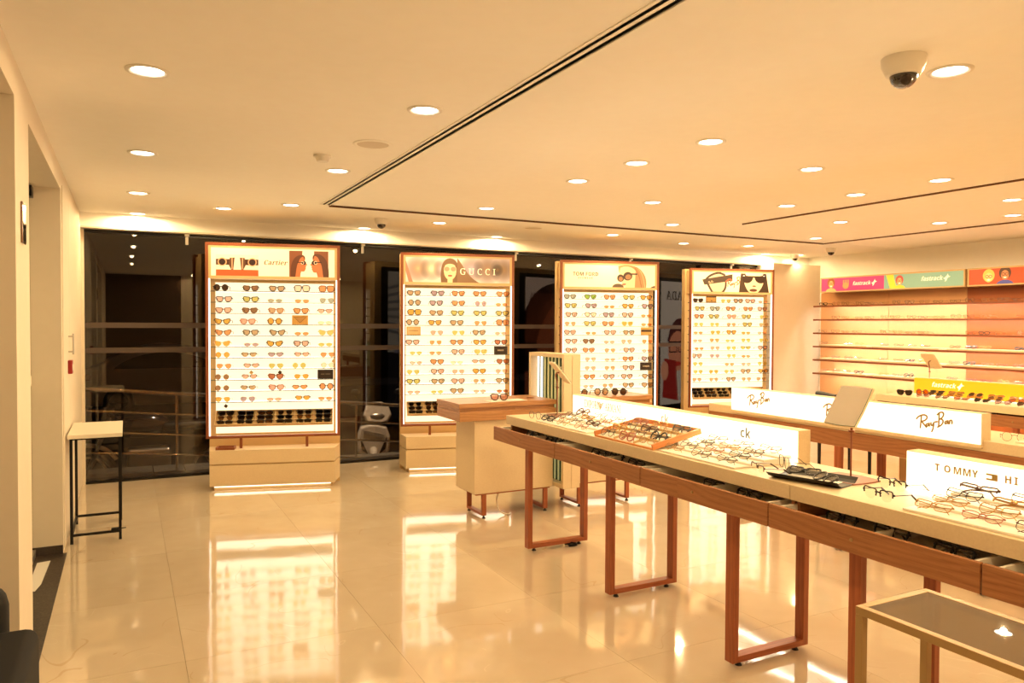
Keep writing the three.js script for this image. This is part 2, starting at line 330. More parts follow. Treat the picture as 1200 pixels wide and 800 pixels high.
function spectacleGeometry(shape, rim, folded) {                     // rim: thick, thin, half, none
  const key = shape + rim + folded; if (glassGeo.has(key)) return glassGeo.get(key);
  const pts = SHAPES[shape], t = { thick: 0.0064, thin: 0.0017, half: 0.0044, none: 0.0007 }[rim], dep = rim === 'thick' ? 0.0045 : 0.0025;
  const inner = Math.min(...pts.map((p) => p.x)), outer = Math.max(...pts.map((p) => p.x)), hy = 0.009, xo = CX + outer + t;
  const bh = rim === 'thick' ? 0.007 : rim === 'half' ? 0.0055 : 0.003, gap = CX + inner;
  const frame = [ring(pts, t, dep, 1, rim === 'half'), ring(pts, t, dep, -1, rim === 'half'),
    bar(-gap - 0.003, 0.007, -dep / 2, 0, 0.0095, -dep / 2 + 0.002, 0.003, bh), bar(gap + 0.003, 0.007, -dep / 2, 0, 0.0095, -dep / 2 + 0.002, 0.003, bh)];
  const th = rim === 'thick' || rim === 'half' ? 0.007 : 0.0025, tw = rim === 'thick' ? 0.0035 : 0.0022;
  for (const s of [-1, 1]) frame.push(bar(s * (xo - 0.003), hy, -dep / 2, s * (xo + 0.004), hy, -dep / 2 - 0.003, 0.004, th));
  const low = LOW[shape] - t, temples = [];
  for (const s of [-1, 1]) {
    const x = s * (xo + 0.004);
    temples.push(folded
      ? mergeGeometries([bar(x, hy, -0.006, -s * 0.035, hy - 0.004 - (s > 0 ? 0.004 : 0), -0.012 - (s > 0 ? 0.005 : 0), tw, th), bar(-s * 0.035, hy - 0.004 - (s > 0 ? 0.004 : 0), -0.012 - (s > 0 ? 0.005 : 0), -s * 0.058, hy - 0.022, -0.013 - (s > 0 ? 0.005 : 0), tw, th * 0.8)])
      : mergeGeometries([bar(x, hy, -0.004, x - s * 0.004, hy - 0.004, -0.088, tw, th), bar(x - s * 0.004, hy - 0.004, -0.087, x - s * 0.008, low + 0.003, -0.122, tw, th * 0.85)]));
  }
  const lenses = [1, -1].map((s) => { const g = new THREE.ShapeGeometry(new THREE.Shape(pts.map((p) => new THREE.Vector2(s * (p.x + CX), p.y)))); g.translate(0, 0, -dep / 2); return g; });
  const r = { frame: mergeGeometries(frame), lenses, temples, low };
  glassGeo.set(key, r); return r;
}
const LENS = { brown: ['#96704f', 'brown'], tan: ['#c2a27c', 'tan'], amber: ['#dfa650', 'amber'], orange: ['#e39a66', 'orange'], yellow: ['#c9bb6e', 'olive yellow'], grey: ['#a9a894', 'grey green'], green: ['#8fb04a', 'green'],
  pink: ['#dfae98', 'salmon pink'], violet: ['#b59a9d', 'mauve'], pale: ['#f3dcc0', 'pale clear'], dark: ['#4a3626', 'dark brown'], clear: ['#f6f3ec', 'clear'], red: ['#b9714e', 'rust red'], black: ['#241b16', 'black'] };
const RIM = { black: ['#17110d', 'black'], brown: ['#4e2c1a', 'brown'], tort: ['#6b3f22', 'tortoiseshell'], gold: ['#b58a4e', 'gold wire'], pale: ['#e6c8a0', 'pale'], rose: ['#b06a52', 'rosy'], grey: ['#5d564e', 'grey'], clear: ['#d9c8b0', 'clear'] };
const lensMat = {}, rimMat = {};
for (const k in LENS) lensMat[k] = phy({ color: LENS[k][0], transmission: 0.96, thickness: 0, roughness: 0.04, ior: 1.5 });
for (const k in RIM) rimMat[k] = std({ color: RIM[k][0], roughness: k === 'gold' ? 0.3 : 0.3, metalness: k === 'gold' ? 0.8 : 0 });
const protos = new Map();
function spectacles(name, shape, rim, lens, frame, folded, label, category, group) {
  const key = [name, shape, rim, lens, frame, folded].join(); let o;
  if (protos.has(key)) { o = protos.get(key).clone(); o.name = numbered(name); }
  else {
    o = new THREE.Group(); o.name = numbered(name);
    const g = spectacleGeometry(shape, rim, folded);
    part('frame', g.frame, rimMat[frame], o);
    for (const l of g.lenses) part('lens', l, lensMat[lens], o);
    for (const t of g.temples) part('temple', t, rimMat[frame], o);
    protos.set(key, o); o.userData.low = g.low;
  }
  const low = spectacleGeometry(shape, rim, folded).low;
  o.userData = {}; tag(o, label, category, group); scene.add(o); return { o, low };
}
function pose(s, m) { s.o.matrixAutoUpdate = true; m.decompose(s.o.position, s.o.quaternion, s.o.scale); }
const SH = { W: 'wayfarer', C: 'cateye', R: 'round', A: 'aviator', S: 'square', O: 'oval', B: 'browline', T: 'rectangle' };
const SHN = { wayfarer: 'square-topped', cateye: 'cat-eye', round: 'round', aviator: 'teardrop', square: 'oversized square', oval: 'small oval', browline: 'browline', rectangle: 'rectangular' };
const LC = { b: 'brown', t: 'tan', a: 'amber', o: 'orange', y: 'yellow', g: 'grey', n: 'green', p: 'pink', v: 'violet', w: 'pale', d: 'dark', r: 'red', k: 'black', c: 'clear' };
const FC = { k: 'black', b: 'brown', t: 'tort', g: 'gold', p: 'pale', r: 'rose', y: 'grey', c: 'clear' };
// ---------------------------------------------------------------- prints on the light boxes
function profile(g, x, y, s, dir, skin, hair) {                      // a head in profile, facing dir
  g.save(); g.translate(x, y); g.scale(s * dir, s);
  g.fillStyle = hair; g.beginPath(); g.moveTo(-70, 120); g.bezierCurveTo(-80, 20, -60, -60, 10, -62); g.bezierCurveTo(40, -60, 40, -20, 20, 0); g.lineTo(-10, 120); g.fill();
  g.fillStyle = skin; g.beginPath(); g.moveTo(20, -48); g.lineTo(30, -20); g.lineTo(34, -8); g.lineTo(50, 14); g.lineTo(38, 20); g.lineTo(42, 30); g.lineTo(36, 34); g.lineTo(40, 42); g.lineTo(34, 48); g.bezierCurveTo(34, 66, 14, 66, 2, 62); g.lineTo(-4, 120); g.lineTo(-40, 120); g.bezierCurveTo(-30, 60, -30, 10, -12, -10); g.bezierCurveTo(-6, -34, 4, -46, 20, -48); g.fill();
  g.fillStyle = '#2c1a12'; g.beginPath(); g.ellipse(24, -2, 16, 15, 0, 0, 7); g.fill(); g.strokeStyle = '#e8c9a0'; g.lineWidth = 4; g.beginPath(); g.arc(14, -2, 10, 0, 7); g.stroke();
  g.fillRect(-24, -8, 36, 6); g.restore();
}
function frontFace(g, x, y, s, skin, hair, lensC, o = {}) {           // a head seen from the front with sunglasses
  g.save(); g.translate(x, y); g.scale(s, s);
  g.fillStyle = hair; g.beginPath(); g.moveTo(-74, 150); g.bezierCurveTo(-92, 20, -84, -100, 0, -104); g.bezierCurveTo(84, -100, 92, 20, 74, 150); g.fill();
  g.fillStyle = skin; g.beginPath(); g.ellipse(0, 8, 54, 76, 0, 0, 7); g.fill(); g.fillRect(-22, 60, 44, 90);
  g.fillStyle = hair; g.beginPath(); g.moveTo(-60, -20); g.bezierCurveTo(-40, -92, 40, -92, 60, -20); g.bezierCurveTo(40, -66, -40, -66, -60, -20); g.fill();
  g.fillStyle = lensC;
  if (o.way) { for (const d of [-1, 1]) { g.beginPath(); g.moveTo(d * 3, -28); g.lineTo(d * 66, -36); g.lineTo(d * 60, -8); g.bezierCurveTo(d * 52, 12, d * 16, 12, d * 8, -14); g.fill(); } }
  else for (const d of [-1, 1]) { g.beginPath(); g.ellipse(d * 28, -10, 25, 22, 0, 0, 7); g.fill(); g.strokeStyle = o.rim ?? '#f3c8a0'; g.lineWidth = 4; g.stroke(); }
  g.fillStyle = '#8e4034'; g.beginPath(); g.ellipse(0, 48, 20, 8, 0, 0, 7); g.fill();
  g.strokeStyle = 'rgba(90,50,30,.5)'; g.lineWidth = 3; g.beginPath(); g.moveTo(-7, 22); g.quadraticCurveTo(0, 28, 7, 22); g.stroke();
  g.restore();
}
function scriptRB(g, x, y, s, color, lw = 7) {                       // handwritten two-word logo with a hyphen
  g.save(); g.translate(x, y); g.scale(s, s); g.transform(1, -0.16, 0, 1, 0, 0); g.strokeStyle = color; g.lineWidth = lw; g.lineCap = g.lineJoin = 'round';
  const st = (f) => { g.beginPath(); f(); g.stroke(); };
  st(() => { g.moveTo(-118, -22); g.bezierCurveTo(-104, -42, -70, -50, -54, -38); g.bezierCurveTo(-40, -26, -52, -6, -84, -4); g.lineTo(-52, 34); });
  st(() => { g.moveTo(-86, -34); g.lineTo(-92, 36); });
  st(() => { g.moveTo(-40, 14); g.bezierCurveTo(-56, 8, -58, 30, -46, 28); g.bezierCurveTo(-38, 26, -36, 14, -34, 10); g.lineTo(-32, 28); });
  st(() => { g.moveTo(-22, 8); g.bezierCurveTo(-24, 30, -10, 30, -4, 8); g.bezierCurveTo(-4, 34, -10, 56, -16, 62); });
  st(() => { g.moveTo(4, 4); g.lineTo(18, 3); });
  st(() => { g.moveTo(30, -46); g.lineTo(28, 34); });
  st(() => { g.moveTo(18, -40); g.bezierCurveTo(40, -66, 66, -52, 56, -32); g.bezierCurveTo(52, -20, 40, -14, 32, -12); g.bezierCurveTo(66, -16, 64, 24, 22, 36); });
  st(() => { g.moveTo(82, 2); g.bezierCurveTo(66, -2, 64, 20, 74, 18); g.bezierCurveTo(82, 16, 84, 4, 86, 0); g.lineTo(88, 18); });
  st(() => { g.moveTo(96, 18); g.lineTo(98, 0); g.bezierCurveTo(108, -6, 114, 0, 112, 18); });
  g.restore();
}
function fastLogo(g, x, y, s, color) {
  g.save(); g.translate(x, y); g.fillStyle = color; g.font = `italic bold ${Math.round(46 * s)}px sans-serif`; g.textBaseline = 'middle'; g.fillText('fastrack', 0, 0);
  const w = g.measureText('fastrack').width; g.translate(w + 34 * s, 0); g.scale(s, s); g.beginPath(); g.moveTo(-26, 4); g.quadraticCurveTo(0, -2, 12, -34); g.quadraticCurveTo(8, -10, 34, -8); g.quadraticCurveTo(10, -2, 6, 8); g.quadraticCurveTo(2, 24, -14, 32); g.quadraticCurveTo(-4, 14, -26, 4); g.fill(); g.restore();
}
const POSTER = [
  canvasTex(1024, 240, (g, w, h) => {
    g.fillStyle = '#f6e6bd'; g.fillRect(0, 0, w, h); g.fillStyle = '#f3ddb0'; g.fillRect(40, 60, 345, 180);
    g.fillStyle = '#e4552c'; g.fillRect(40, 188, 345, 52);
    for (const [x, d] of [[40, 1], [385, -1]]) {
      g.save(); g.translate(x, 0); g.scale(d, 1); g.fillStyle = '#43281a'; g.fillRect(0, 98, 130, 50);
      g.strokeStyle = '#d99a6a'; g.lineWidth = 9; g.fillStyle = '#33201a'; g.beginPath(); g.arc(50, 122, 32, 0, 7); g.fill(); g.stroke();
      g.fillStyle = '#5b3a26'; g.beginPath(); g.moveTo(112, 86); g.lineTo(152, 84); g.lineTo(140, 190); g.lineTo(124, 190); g.lineTo(104, 150); g.fill(); g.fillStyle = '#c99a70'; g.fillRect(126, 88, 8, 96); g.restore();
    }
    g.fillStyle = '#5f3418'; g.font = 'italic bold 54px serif'; g.fillText('Cartier', 425, 140);
    g.fillStyle = '#7a4527'; g.fillRect(640, 14, 330, 226); g.fillStyle = '#f6e6bd'; g.beginPath(); g.moveTo(752, 14); g.lineTo(848, 14); g.lineTo(850, 120); g.lineTo(880, 240); g.lineTo(730, 240); g.fill();
    profile(g, 735, 120, 1.15, 1, '#b9663a', '#5a301c'); profile(g, 880, 118, 1.3, -1, '#bb6a3e', '#57301e');
  }),
  canvasTex(1024, 240, (g, w, h) => {
    g.fillStyle = '#d9bfae'; g.fillRect(0, 0, w, h);
    for (const [x, r, c] of [[120, 130, '#c99a72'], [250, 120, '#f3d3a2'], [360, 100, '#d8c2c4'], [640, 130, '#c6aab0'], [800, 150, '#9a7350'], [960, 140, '#86643f'], [900, 60, '#6f5233']]) { const q = g.createRadialGradient(x, 110, 4, x, 110, r); q.addColorStop(0, c); q.addColorStop(1, 'rgba(0,0,0,0)'); g.fillStyle = q; g.fillRect(0, 0, w, h); }
    g.fillStyle = '#a2745a'; g.beginPath(); g.moveTo(0, 30); g.lineTo(70, 240); g.lineTo(30, 240); g.lineTo(0, 130); g.fill();
    frontFace(g, 430, 120, 1.12, '#f3c089', '#6a4a2c', '#e2805e', { rim: '#f4b78e' });
    g.fillStyle = '#7a5838'; g.beginPath(); g.moveTo(500, 0); g.bezierCurveTo(580, 100, 600, 180, 720, 240); g.lineTo(500, 240); g.fill();
    g.fillStyle = '#fff0cc'; g.font = '84px serif'; let x = 524; for (const c of 'GUCCI') { g.fillText(c, x, 160); x += g.measureText(c).width + 26; }
  }),
  canvasTex(1024, 240, (g, w, h) => {
    g.fillStyle = '#f7e3b4'; g.fillRect(0, 0, w, h); g.fillStyle = '#24160e'; g.font = 'bold 56px sans-serif'; g.fillText('TOM FORD', 92, 122); g.font = 'bold 27px sans-serif'; g.fillText('E Y E W E A R', 150, 154);
    g.fillStyle = '#a4784e'; g.beginPath(); g.moveTo(600, 10); g.bezierCurveTo(700, -10, 830, 0, 870, 60); g.bezierCurveTo(930, 120, 930, 200, 920, 240); g.lineTo(780, 240); g.lineTo(760, 80); g.lineTo(610, 80); g.fill();
    g.fillStyle = '#e9bd8c'; g.beginPath(); g.moveTo(625, 30); g.lineTo(612, 110); g.lineTo(600, 150); g.lineTo(640, 170); g.lineTo(650, 215); g.lineTo(690, 240); g.lineTo(790, 240); g.lineTo(800, 60); g.bezierCurveTo(760, 10, 680, 0, 625, 30); g.fill();
    g.strokeStyle = '#8d6038'; g.lineWidth = 12; g.beginPath(); g.moveTo(790, 30); g.bezierCurveTo(850, 90, 850, 180, 870, 240); g.stroke(); g.strokeStyle = '#d6a873'; g.lineWidth = 7; g.beginPath(); g.moveTo(830, 30); g.bezierCurveTo(900, 110, 890, 180, 910, 240); g.stroke();
    g.fillStyle = '#3b2a20'; g.beginPath(); g.ellipse(628, 140, 40, 40, 0, 0, 7); g.fill(); g.beginPath(); g.ellipse(710, 118, 52, 46, -0.2, 0, 7); g.fill(); g.fillRect(740, 86, 80, 16); g.fillStyle = '#8b6440'; g.beginPath(); g.ellipse(715, 126, 34, 28, -0.2, 0, 7); g.fill(); g.beginPath(); g.ellipse(630, 148, 24, 24, 0, 0, 7); g.fill();
    g.fillStyle = '#b5664d'; g.beginPath(); g.ellipse(668, 206, 24, 11, -0.15, 0, 7); g.fill();
    g.fillStyle = '#54402f'; g.beginPath(); g.ellipse(600, 240, 66, 40, 0, 0, 7); g.fill(); g.beginPath(); g.ellipse(1010, 245, 50, 24, -0.3, 0, 7); g.fill();
  }),
  canvasTex(1024, 240, (g, w, h) => {
    g.fillStyle = '#fbebc2'; g.fillRect(0, 0, w, h);
    g.strokeStyle = '#43301f'; g.lineWidth = 26; g.fillStyle = '#eecb9a'; g.beginPath(); g.moveTo(150, 110); g.bezierCurveTo(190, 40, 280, 10, 340, 10); g.lineTo(400, 30); g.bezierCurveTo(430, 110, 440, 200, 370, 250); g.lineTo(250, 250); g.bezierCurveTo(210, 200, 200, 150, 150, 110); g.fill(); g.stroke();
    g.fillStyle = '#43301f'; g.beginPath(); g.moveTo(112, 92); g.lineTo(510, 24); g.lineTo(510, 104); g.lineTo(140, 156); g.fill();
    scriptRB(g, 225, 122, 0.3, '#e9c896', 9); scriptRB(g, 545, 118, 1.05, '#e4572e', 10);
    g.fillStyle = '#43301f'; g.beginPath(); g.moveTo(596, 240); g.lineTo(620, 10); g.lineTo(960, 10); g.lineTo(1000, 240); g.fill();
    g.fillStyle = '#f4cf9d'; g.beginPath(); g.moveTo(660, 60); g.bezierCurveTo(660, 160, 720, 232, 740, 240); g.lineTo(850, 240); g.bezierCurveTo(890, 200, 930, 150, 930, 60); g.fill();
    g.fillStyle = '#f9e2b6'; g.beginPath(); g.moveTo(680, 10); g.lineTo(920, 10); g.lineTo(910, 40); g.lineTo(690, 40); g.fill();
    g.fillStyle = '#352418'; for (const d of [-1, 1]) { g.beginPath(); g.moveTo(795 + d * 6, 52); g.lineTo(795 + d * 168, 26); g.lineTo(795 + d * 150, 100); g.bezierCurveTo(795 + d * 130, 140, 795 + d * 40, 140, 795 + d * 16, 80); g.fill(); }
    g.fillStyle = '#fff'; g.fillRect(650, 36, 22, 7); g.fillRect(920, 36, 22, 7);
    g.fillStyle = '#7d5036'; g.beginPath(); g.ellipse(800, 164, 26, 10, 0, 0, 7); g.fill(); g.fillStyle = '#5b3424'; g.beginPath(); g.ellipse(790, 214, 52, 18, 0, 0, 7); g.fill();
  }),
];
const REAR = [
  canvasTex(256, 512, (g, w, h) => { g.fillStyle = '#3a2f2a'; g.fillRect(0, 0, w, h); g.fillStyle = '#5a5048'; g.fillRect(0, 300, w, 212); }),
  canvasTex(256, 512, (g, w, h) => { g.fillStyle = '#8f8678'; g.fillRect(0, 0, w, h); g.strokeStyle = '#5f5a55'; g.lineWidth = 10; for (let k = 0; k < 7; k++) { g.beginPath(); g.moveTo(0, 40 + k * 30); g.quadraticCurveTo(130, 20 + k * 36, 256, 60 + k * 24); g.stroke(); } g.fillStyle = '#171314'; g.beginPath(); g.ellipse(120, 110, 70, 120, 0, 0, 7); g.fill(); g.fillStyle = '#1d1a1c'; g.fillRect(0, 280, w, 232); g.fillStyle = '#6a6268'; g.fillRect(30, 270, 200, 14); }),
  canvasTex(256, 512, (g, w, h) => { g.fillStyle = '#b59c88'; g.fillRect(0, 0, w, h); g.fillStyle = '#2a140c'; g.beginPath(); g.moveTo(256, 130); g.bezierCurveTo(200, 10, 60, 0, 0, 40); g.lineTo(0, 300); g.lineTo(256, 300); g.fill(); g.fillStyle = '#8a4526'; g.beginPath(); g.ellipse(96, 230, 100, 150, 0, 0, 7); g.fill(); g.strokeStyle = '#5a2a16'; g.lineWidth = 5; for (let k = 0; k < 16; k++) { g.beginPath(); g.moveTo(40 + k * 12, 60); g.quadraticCurveTo(150 + k * 6, 110, 200 + k * 4, 250); g.stroke(); } g.fillStyle = '#171012'; g.fillRect(0, 300, w, 60); g.fillStyle = '#cfc0ae'; g.beginPath(); g.ellipse(200, 328, 24, 38, 0, 0, 7); g.fill(); g.fillStyle = '#7a3c22'; g.fillRect(0, 360, w, 152); }),
  canvasTex(256, 512, (g, w, h) => { g.fillStyle = '#b3a594'; g.fillRect(0, 0, w, h); g.fillStyle = '#1c1512'; g.font = 'bold 50px serif'; g.fillText('PRADA', 40, 76); g.fillStyle = '#4a1f1a'; g.beginPath(); g.moveTo(60, 250); g.bezierCurveTo(60, 120, 180, 120, 210, 250); g.fill(); g.fillStyle = '#c27a58'; g.beginPath(); g.ellipse(136, 290, 66, 84, 0, 0, 7); g.fill(); g.fillStyle = '#4a2a20'; g.fillRect(70, 250, 132, 6); g.strokeStyle = '#3a221a'; g.lineWidth = 5; for (const x of [106, 170]) g.strokeRect(x - 26, 252, 50, 42); g.fillStyle = '#a8281e'; g.beginPath(); g.ellipse(136, 344, 24, 10, 0, 0, 7); g.fill(); g.fillStyle = '#8e1f18'; g.beginPath(); g.moveTo(150, 330); g.lineTo(230, 320); g.lineTo(240, 480); g.lineTo(130, 500); g.fill(); g.fillStyle = '#cf8a66'; g.beginPath(); g.ellipse(226, 370, 26, 40, 0, 0, 7); g.fill(); }),
];
// ---------------------------------------------------------------- the four sunglasses racks
const ROWS = [
  ['Rdk Wbk Wtk Swk Sot', 'Wpk Wyk Ogp Oop Agy', 'Wpt Wbt Wtr Wot Bpb', 'Cak Wpr Rab -- Owp', 'Cot Wtk Ctk Oop Cyp', 'Cap Ovp Cak Wpk Oyp', 'Rar Btk Bvy Bpk Aor', 'Aog Bpk Ayg Ryp Rwy', 'Rbg Bpk Wrt Aag --', 'Rbg Btk Wpr Bok Rok', 'Aag Avy Opg Bak Oog'],
  ['Wtk Wvk Wob Wob Wob', 'Rtk Wvk Wob Rvr Oop', 'Sak Wtb Wyk Wyk Wyk', 'Rtk Wab Wtk Aor Sob', '-- Apr Ayg Wtk Opp', 'Wpk Aop Wok Wab Wrk', 'Oyp Oog Wpk Wyp --', 'Opg Wob Owp Bpk Wrb', 'Ayg Wpb Apg Way Apg', 'Wyk Wtk Wpk Atg Wtk', 'Opg Oyp Wtk Opg Org'],
  ['Wgk Wnk Wob Wyk Wak', 'Wyk Wvk Oog Wab Wvk', 'Wpk Wwk Wvk Wpk Oog', 'Atg Wyk Wob Wap Oog', 'Wpk Oop Wpk Wtk --', 'Wpk Wbk Opg Apg Aog', 'Wpk Wob Atg Wpk Opg', 'Oog Apg Opg Wob Wvk', '-- Apg Atg Wpk --', 'Wbk Wob Wpk Wpk Wtk', '-- Opr Atg Wtk Wtk'],
  ['Wdk -- Ayg Wtk Wpk Opg', 'Wyk Wgk Wob Wob Wpk', 'Wob Wyk Wpr Wyk Ayg', 'Ayg Ayg Atg Wyk Atg', 'Oog Aag Wak Oag Opg', 'Opg Aog Oyg Ayg Ayg', 'Oog Apg Ayg Byk Wpk', 'Wpk Avg Ayg Oog Ayg', 'Ayg -- Oog Opg Ayg', 'Ayg Aag Ayg Wtk Wak', 'Atg Atg Wtk Atg Atg'],
];
const RACKNAME = ['two-profiles poster', 'long-haired woman poster', 'pale poster', 'dark spectacles poster'];
const RACKLABEL = ['tall lit sunglasses rack headed by a poster of two faces in profile', 'tall lit sunglasses rack headed by a poster of a long-haired woman', 'tall lit sunglasses rack headed by a pale poster with one woman', 'tall lit sunglasses rack beside the plaster pier, poster with black spectacles'];
const RACKPOS = [[1.2, -7.079], [3.043, -7.117], [4.885, -7.054], [6.906, -7.246]], RTURN = R(-15);
const rackGeo = {
  slab: metric(bx(-0.585, 0.585, 0, 2.222, -0.25, -0.158, 0.003)), header: metric(bx(-0.566, 0.566, 1.9, 2.2, -0.158, -0.006, 0.002)),
  border: [bx(-0.562, 0.562, 2.179, 2.197, -0.012, -0.001), bx(-0.562, 0.562, 1.9, 1.926, -0.012, -0.001), bx(-0.562, -0.54, 1.926, 2.179, -0.012, -0.001), bx(0.54, 0.562, 1.926, 2.179, -0.012, -0.001)].map((q) => metric(q)),
  frame: [bx(-0.588, 0.588, 2.197, 2.223, -0.04, 0.002, 0.002), bx(-0.588, -0.562, 0.455, 2.197, -0.03, 0.002, 0.002), bx(0.562, 0.588, 0.455, 2.197, -0.03, 0.002, 0.002), bx(-0.562, 0.562, 0.455, 0.479, -0.03, 0.002, 0.002)].map((q, i) => metric(q, i === 1 || i === 2 ? 1 : 0)),
  led: bx(-0.0055, 0.0055, 0.479, 1.9, -0.022, -0.002), post: metric(bx(-0.012, 0.012, 0.362, 0.456, -0.03, -0.004, 0.002), 1),
  panel: bx(-0.527, 0.527, 0.482, 1.872, -0.158, -0.154), shelf: bx(-0.552, 0.552, -0.003, 0.003, -0.152, -0.026), edge: bx(-0.552, 0.552, -0.003, 0.003, -0.026, -0.0245), stud: cyl(0.005, 0.005, 0.04, 8).rotateZ(Math.PI / 2),
  baseLow: metric(prism([[-0.54, 0.108], [0.54, 0.108], [0.585, -0.158], [-0.585, -0.158]], 0.044, 0.23)), baseTop: metric(prism([[-0.54, 0.108], [0.54, 0.108], [0.585, -0.158], [-0.585, -0.158]], 0.243, 0.362)), baseCore: metric(prism([[-0.525, 0.092], [0.525, 0.092], [0.57, -0.158], [-0.57, -0.158]], 0.228, 0.246)),
  plinth: metric(prism([[-0.51, 0.07], [0.51, 0.07], [0.55, -0.158], [-0.55, -0.158]], 0, 0.044)), plinthLed: bx(-0.505, 0.505, 0.03, 0.043, 0.072, 0.08),
};
const trayTilt = 0.74;
RACKPOS.forEach(([cx, cz], i) => {
  const t = thing('display_rack', RACKLABEL[i], 'display rack', [cx, 0, cz], RTURN, 'lit sunglasses racks along the glass front');
  t.updateMatrixWorld(true);
  part('back_slab', rackGeo.slab, M.beige, t); const head = part('header_box', rackGeo.header, M.beige, t);
  part('header_border', rackGeo.border, M.beige, head);
  const face = part('lit_poster', plate(1.08, 0.253, -0.0045).translate(0, 2.0525, 0), printed(POSTER[i], 0.34), head, `backlit ${['cream poster of two profiles and jewelled frames', 'hazy poster of a woman in pink glasses', 'cream poster of a woman in dark sunglasses', 'cream poster of black spectacles with red script'][i]}`);
  face.castShadow = false;
  part('front_frame', rackGeo.frame, M.rackWood, t, 'brown wooden edge frame');
  for (const s of [-1, 1]) { const l = part('light_strip', rackGeo.led, lit.strip, t); l.position.x = s * 0.556; const p = part('post', rackGeo.post, M.rackWood, t); p.position.x = s * 0.29; }
  part('light_panel', rackGeo.panel, lit.box, t, 'glowing white back panel');
  const wp = (x, y, z) => t.localToWorld(new THREE.Vector3(x, y, z)).toArray();
  rectLight(1.05, 1.38, PALE, BOX, wp(0, 1.177, -0.1515), wp(0, 1.177, 1));
  rectLight(1.0, 0.012, PALE, BOX * 2, wp(0, 0.028, 0.075), wp(0, -0.4, 0.35));
  part('base_drawer', rackGeo.baseLow, M.cream, t); part('base_drawer', rackGeo.baseTop, M.cream, t); part('base_core', rackGeo.baseCore, M.beige, t);
  part('plinth', rackGeo.plinth, M.beige, t); part('plinth_light', rackGeo.plinthLed, lit.under, t);
  const rear = part('rear_box', bx(-0.5, 0.5, 0.3, 2.16, -0.29, -0.25, 0.004), M.black, t);
  part('rear_light_poster', new THREE.PlaneGeometry(0.86, 1.72).rotateY(Math.PI).translate(0, 1.25, -0.2915), printed(REAR[i], [0.5, 0.9, 1.1, 2.0][i]), rear, 'backlit poster facing the street');
  for (let k = 0; k < 11; k++) {
    const y = 1.787 - k * 0.1008, s = part('glass_shelf', rackGeo.shelf, M.shelfGlass, t); s.position.y = y;
    part('shelf_edge', rackGeo.edge, M.shelfEdge, s);
    for (const d of [-1, 1]) { const st = part('shelf_stud', rackGeo.stud, M.blackMetal, s); st.position.set(d * 0.57, 0, -0.05); }
    const row = ROWS[i][k].split(' '), n = row.length;
    row.forEach((c, j) => {
      if (c === '--') return;
      const shape = SH[c[0]], lens = LC[c[1]], fr = FC[c[2]], rim = 'WCS'.includes(c[0]) || (c[0] === 'R' && 'kb'.includes(c[2])) ? 'thick' : c[0] === 'B' ? 'half' : 'thin';
      const label = `${LENS[lens][1]} ${SHN[shape]} sunglasses, ${ORD[j]} on the ${ORD[k]} shelf under the ${RACKNAME[i]}`;
      const q = spectacles('sunglasses', shape, rim, lens, fr, false, label, 'sunglasses', 'sunglasses on the rack shelves');
      const x = (n === 6 ? -0.46 + j * 0.184 : -0.455 + j * 0.2275) + (rnd() - 0.5) * 0.035 + 0.008, turn = (rnd() - 0.5) * 0.22;
      q.o.position.set(...wp(x, y + 0.0032 - q.low, -0.045 - rnd() * 0.01)); q.o.rotation.set(0, RTURN + turn, 0);
    });
  }
  // tilted compartment tray near the foot of the lit panel
  const tr = part('compartment_tray', bx(-0.52, 0.52, -0.004, 0, -0.085, 0.085), M.beige, t); tr.position.set(0, 0.618, -0.088); tr.rotation.x = trayTilt;
  part('tray_wall', [bx(-0.52, 0.52, 0, 0.03, 0.081, 0.085), bx(-0.52, 0.52, 0, 0.03, -0.085, -0.081), bx(-0.52, -0.516, 0, 0.03, -0.081, 0.081), bx(0.516, 0.52, 0, 0.03, -0.081, 0.081)], M.beige, tr);
  for (let k = 1; k < 6; k++) part('tray_divider', bx(-0.52 + k * 0.1733 - 0.002, -0.52 + k * 0.1733 + 0.002, 0, 0.024, -0.081, 0.081), M.beige, tr);
  for (const z of [-0.028, 0.028]) part('tray_rib', bx(-0.516, 0.516, 0, 0.014, z - 0.0015, z + 0.0015), M.beige, tr);
  tr.updateMatrixWorld(true);
  const cols = i === 1 ? 3 : i === 2 ? 0 : i === 3 ? 4 : 6;
  for (let a = 0; a < cols; a++) for (let b = 0; b < 3; b++) {
    const shape = ['wayfarer', 'aviator', 'oval', 'rectangle'][(a * 3 + b * 5 + i) % 4], lens = ['dark', 'black', 'brown', 'dark'][(a + b * 2 + i) % 4];
    const q = spectacles('folded_sunglasses', shape, b === 2 ? 'thick' : shape === 'aviator' ? 'thin' : 'thick', lens, a === 4 && b === 0 ? 'grey' : 'black', true,
      `folded ${LENS[lens][1]} ${SHN[shape]} sunglasses in ${ORD[a]} compartment, ${ORD[b]} row, tray under ${RACKNAME[i]}`, 'sunglasses', 'folded sunglasses in the rack trays');
    const m = new THREE.Matrix4().makeTranslation(-0.433 + a * 0.1733, 0.02, -0.056 + b * 0.055).multiply(new THREE.Matrix4().makeRotationX(-0.5));
    pose(q, new THREE.Matrix4().multiplyMatrices(tr.matrixWorld, m));
  }
  // small cards and plates that stand among the sunglasses
  const cards = [[[3, 3, 'tri'], [8, 4, 'dark']], [[4, 0, 'card'], [6, 4, 'POLICE']], [[4, 4, 'bar'], [8, 4, 'CARRERA']], [[0, 1, 'framed']]][i];
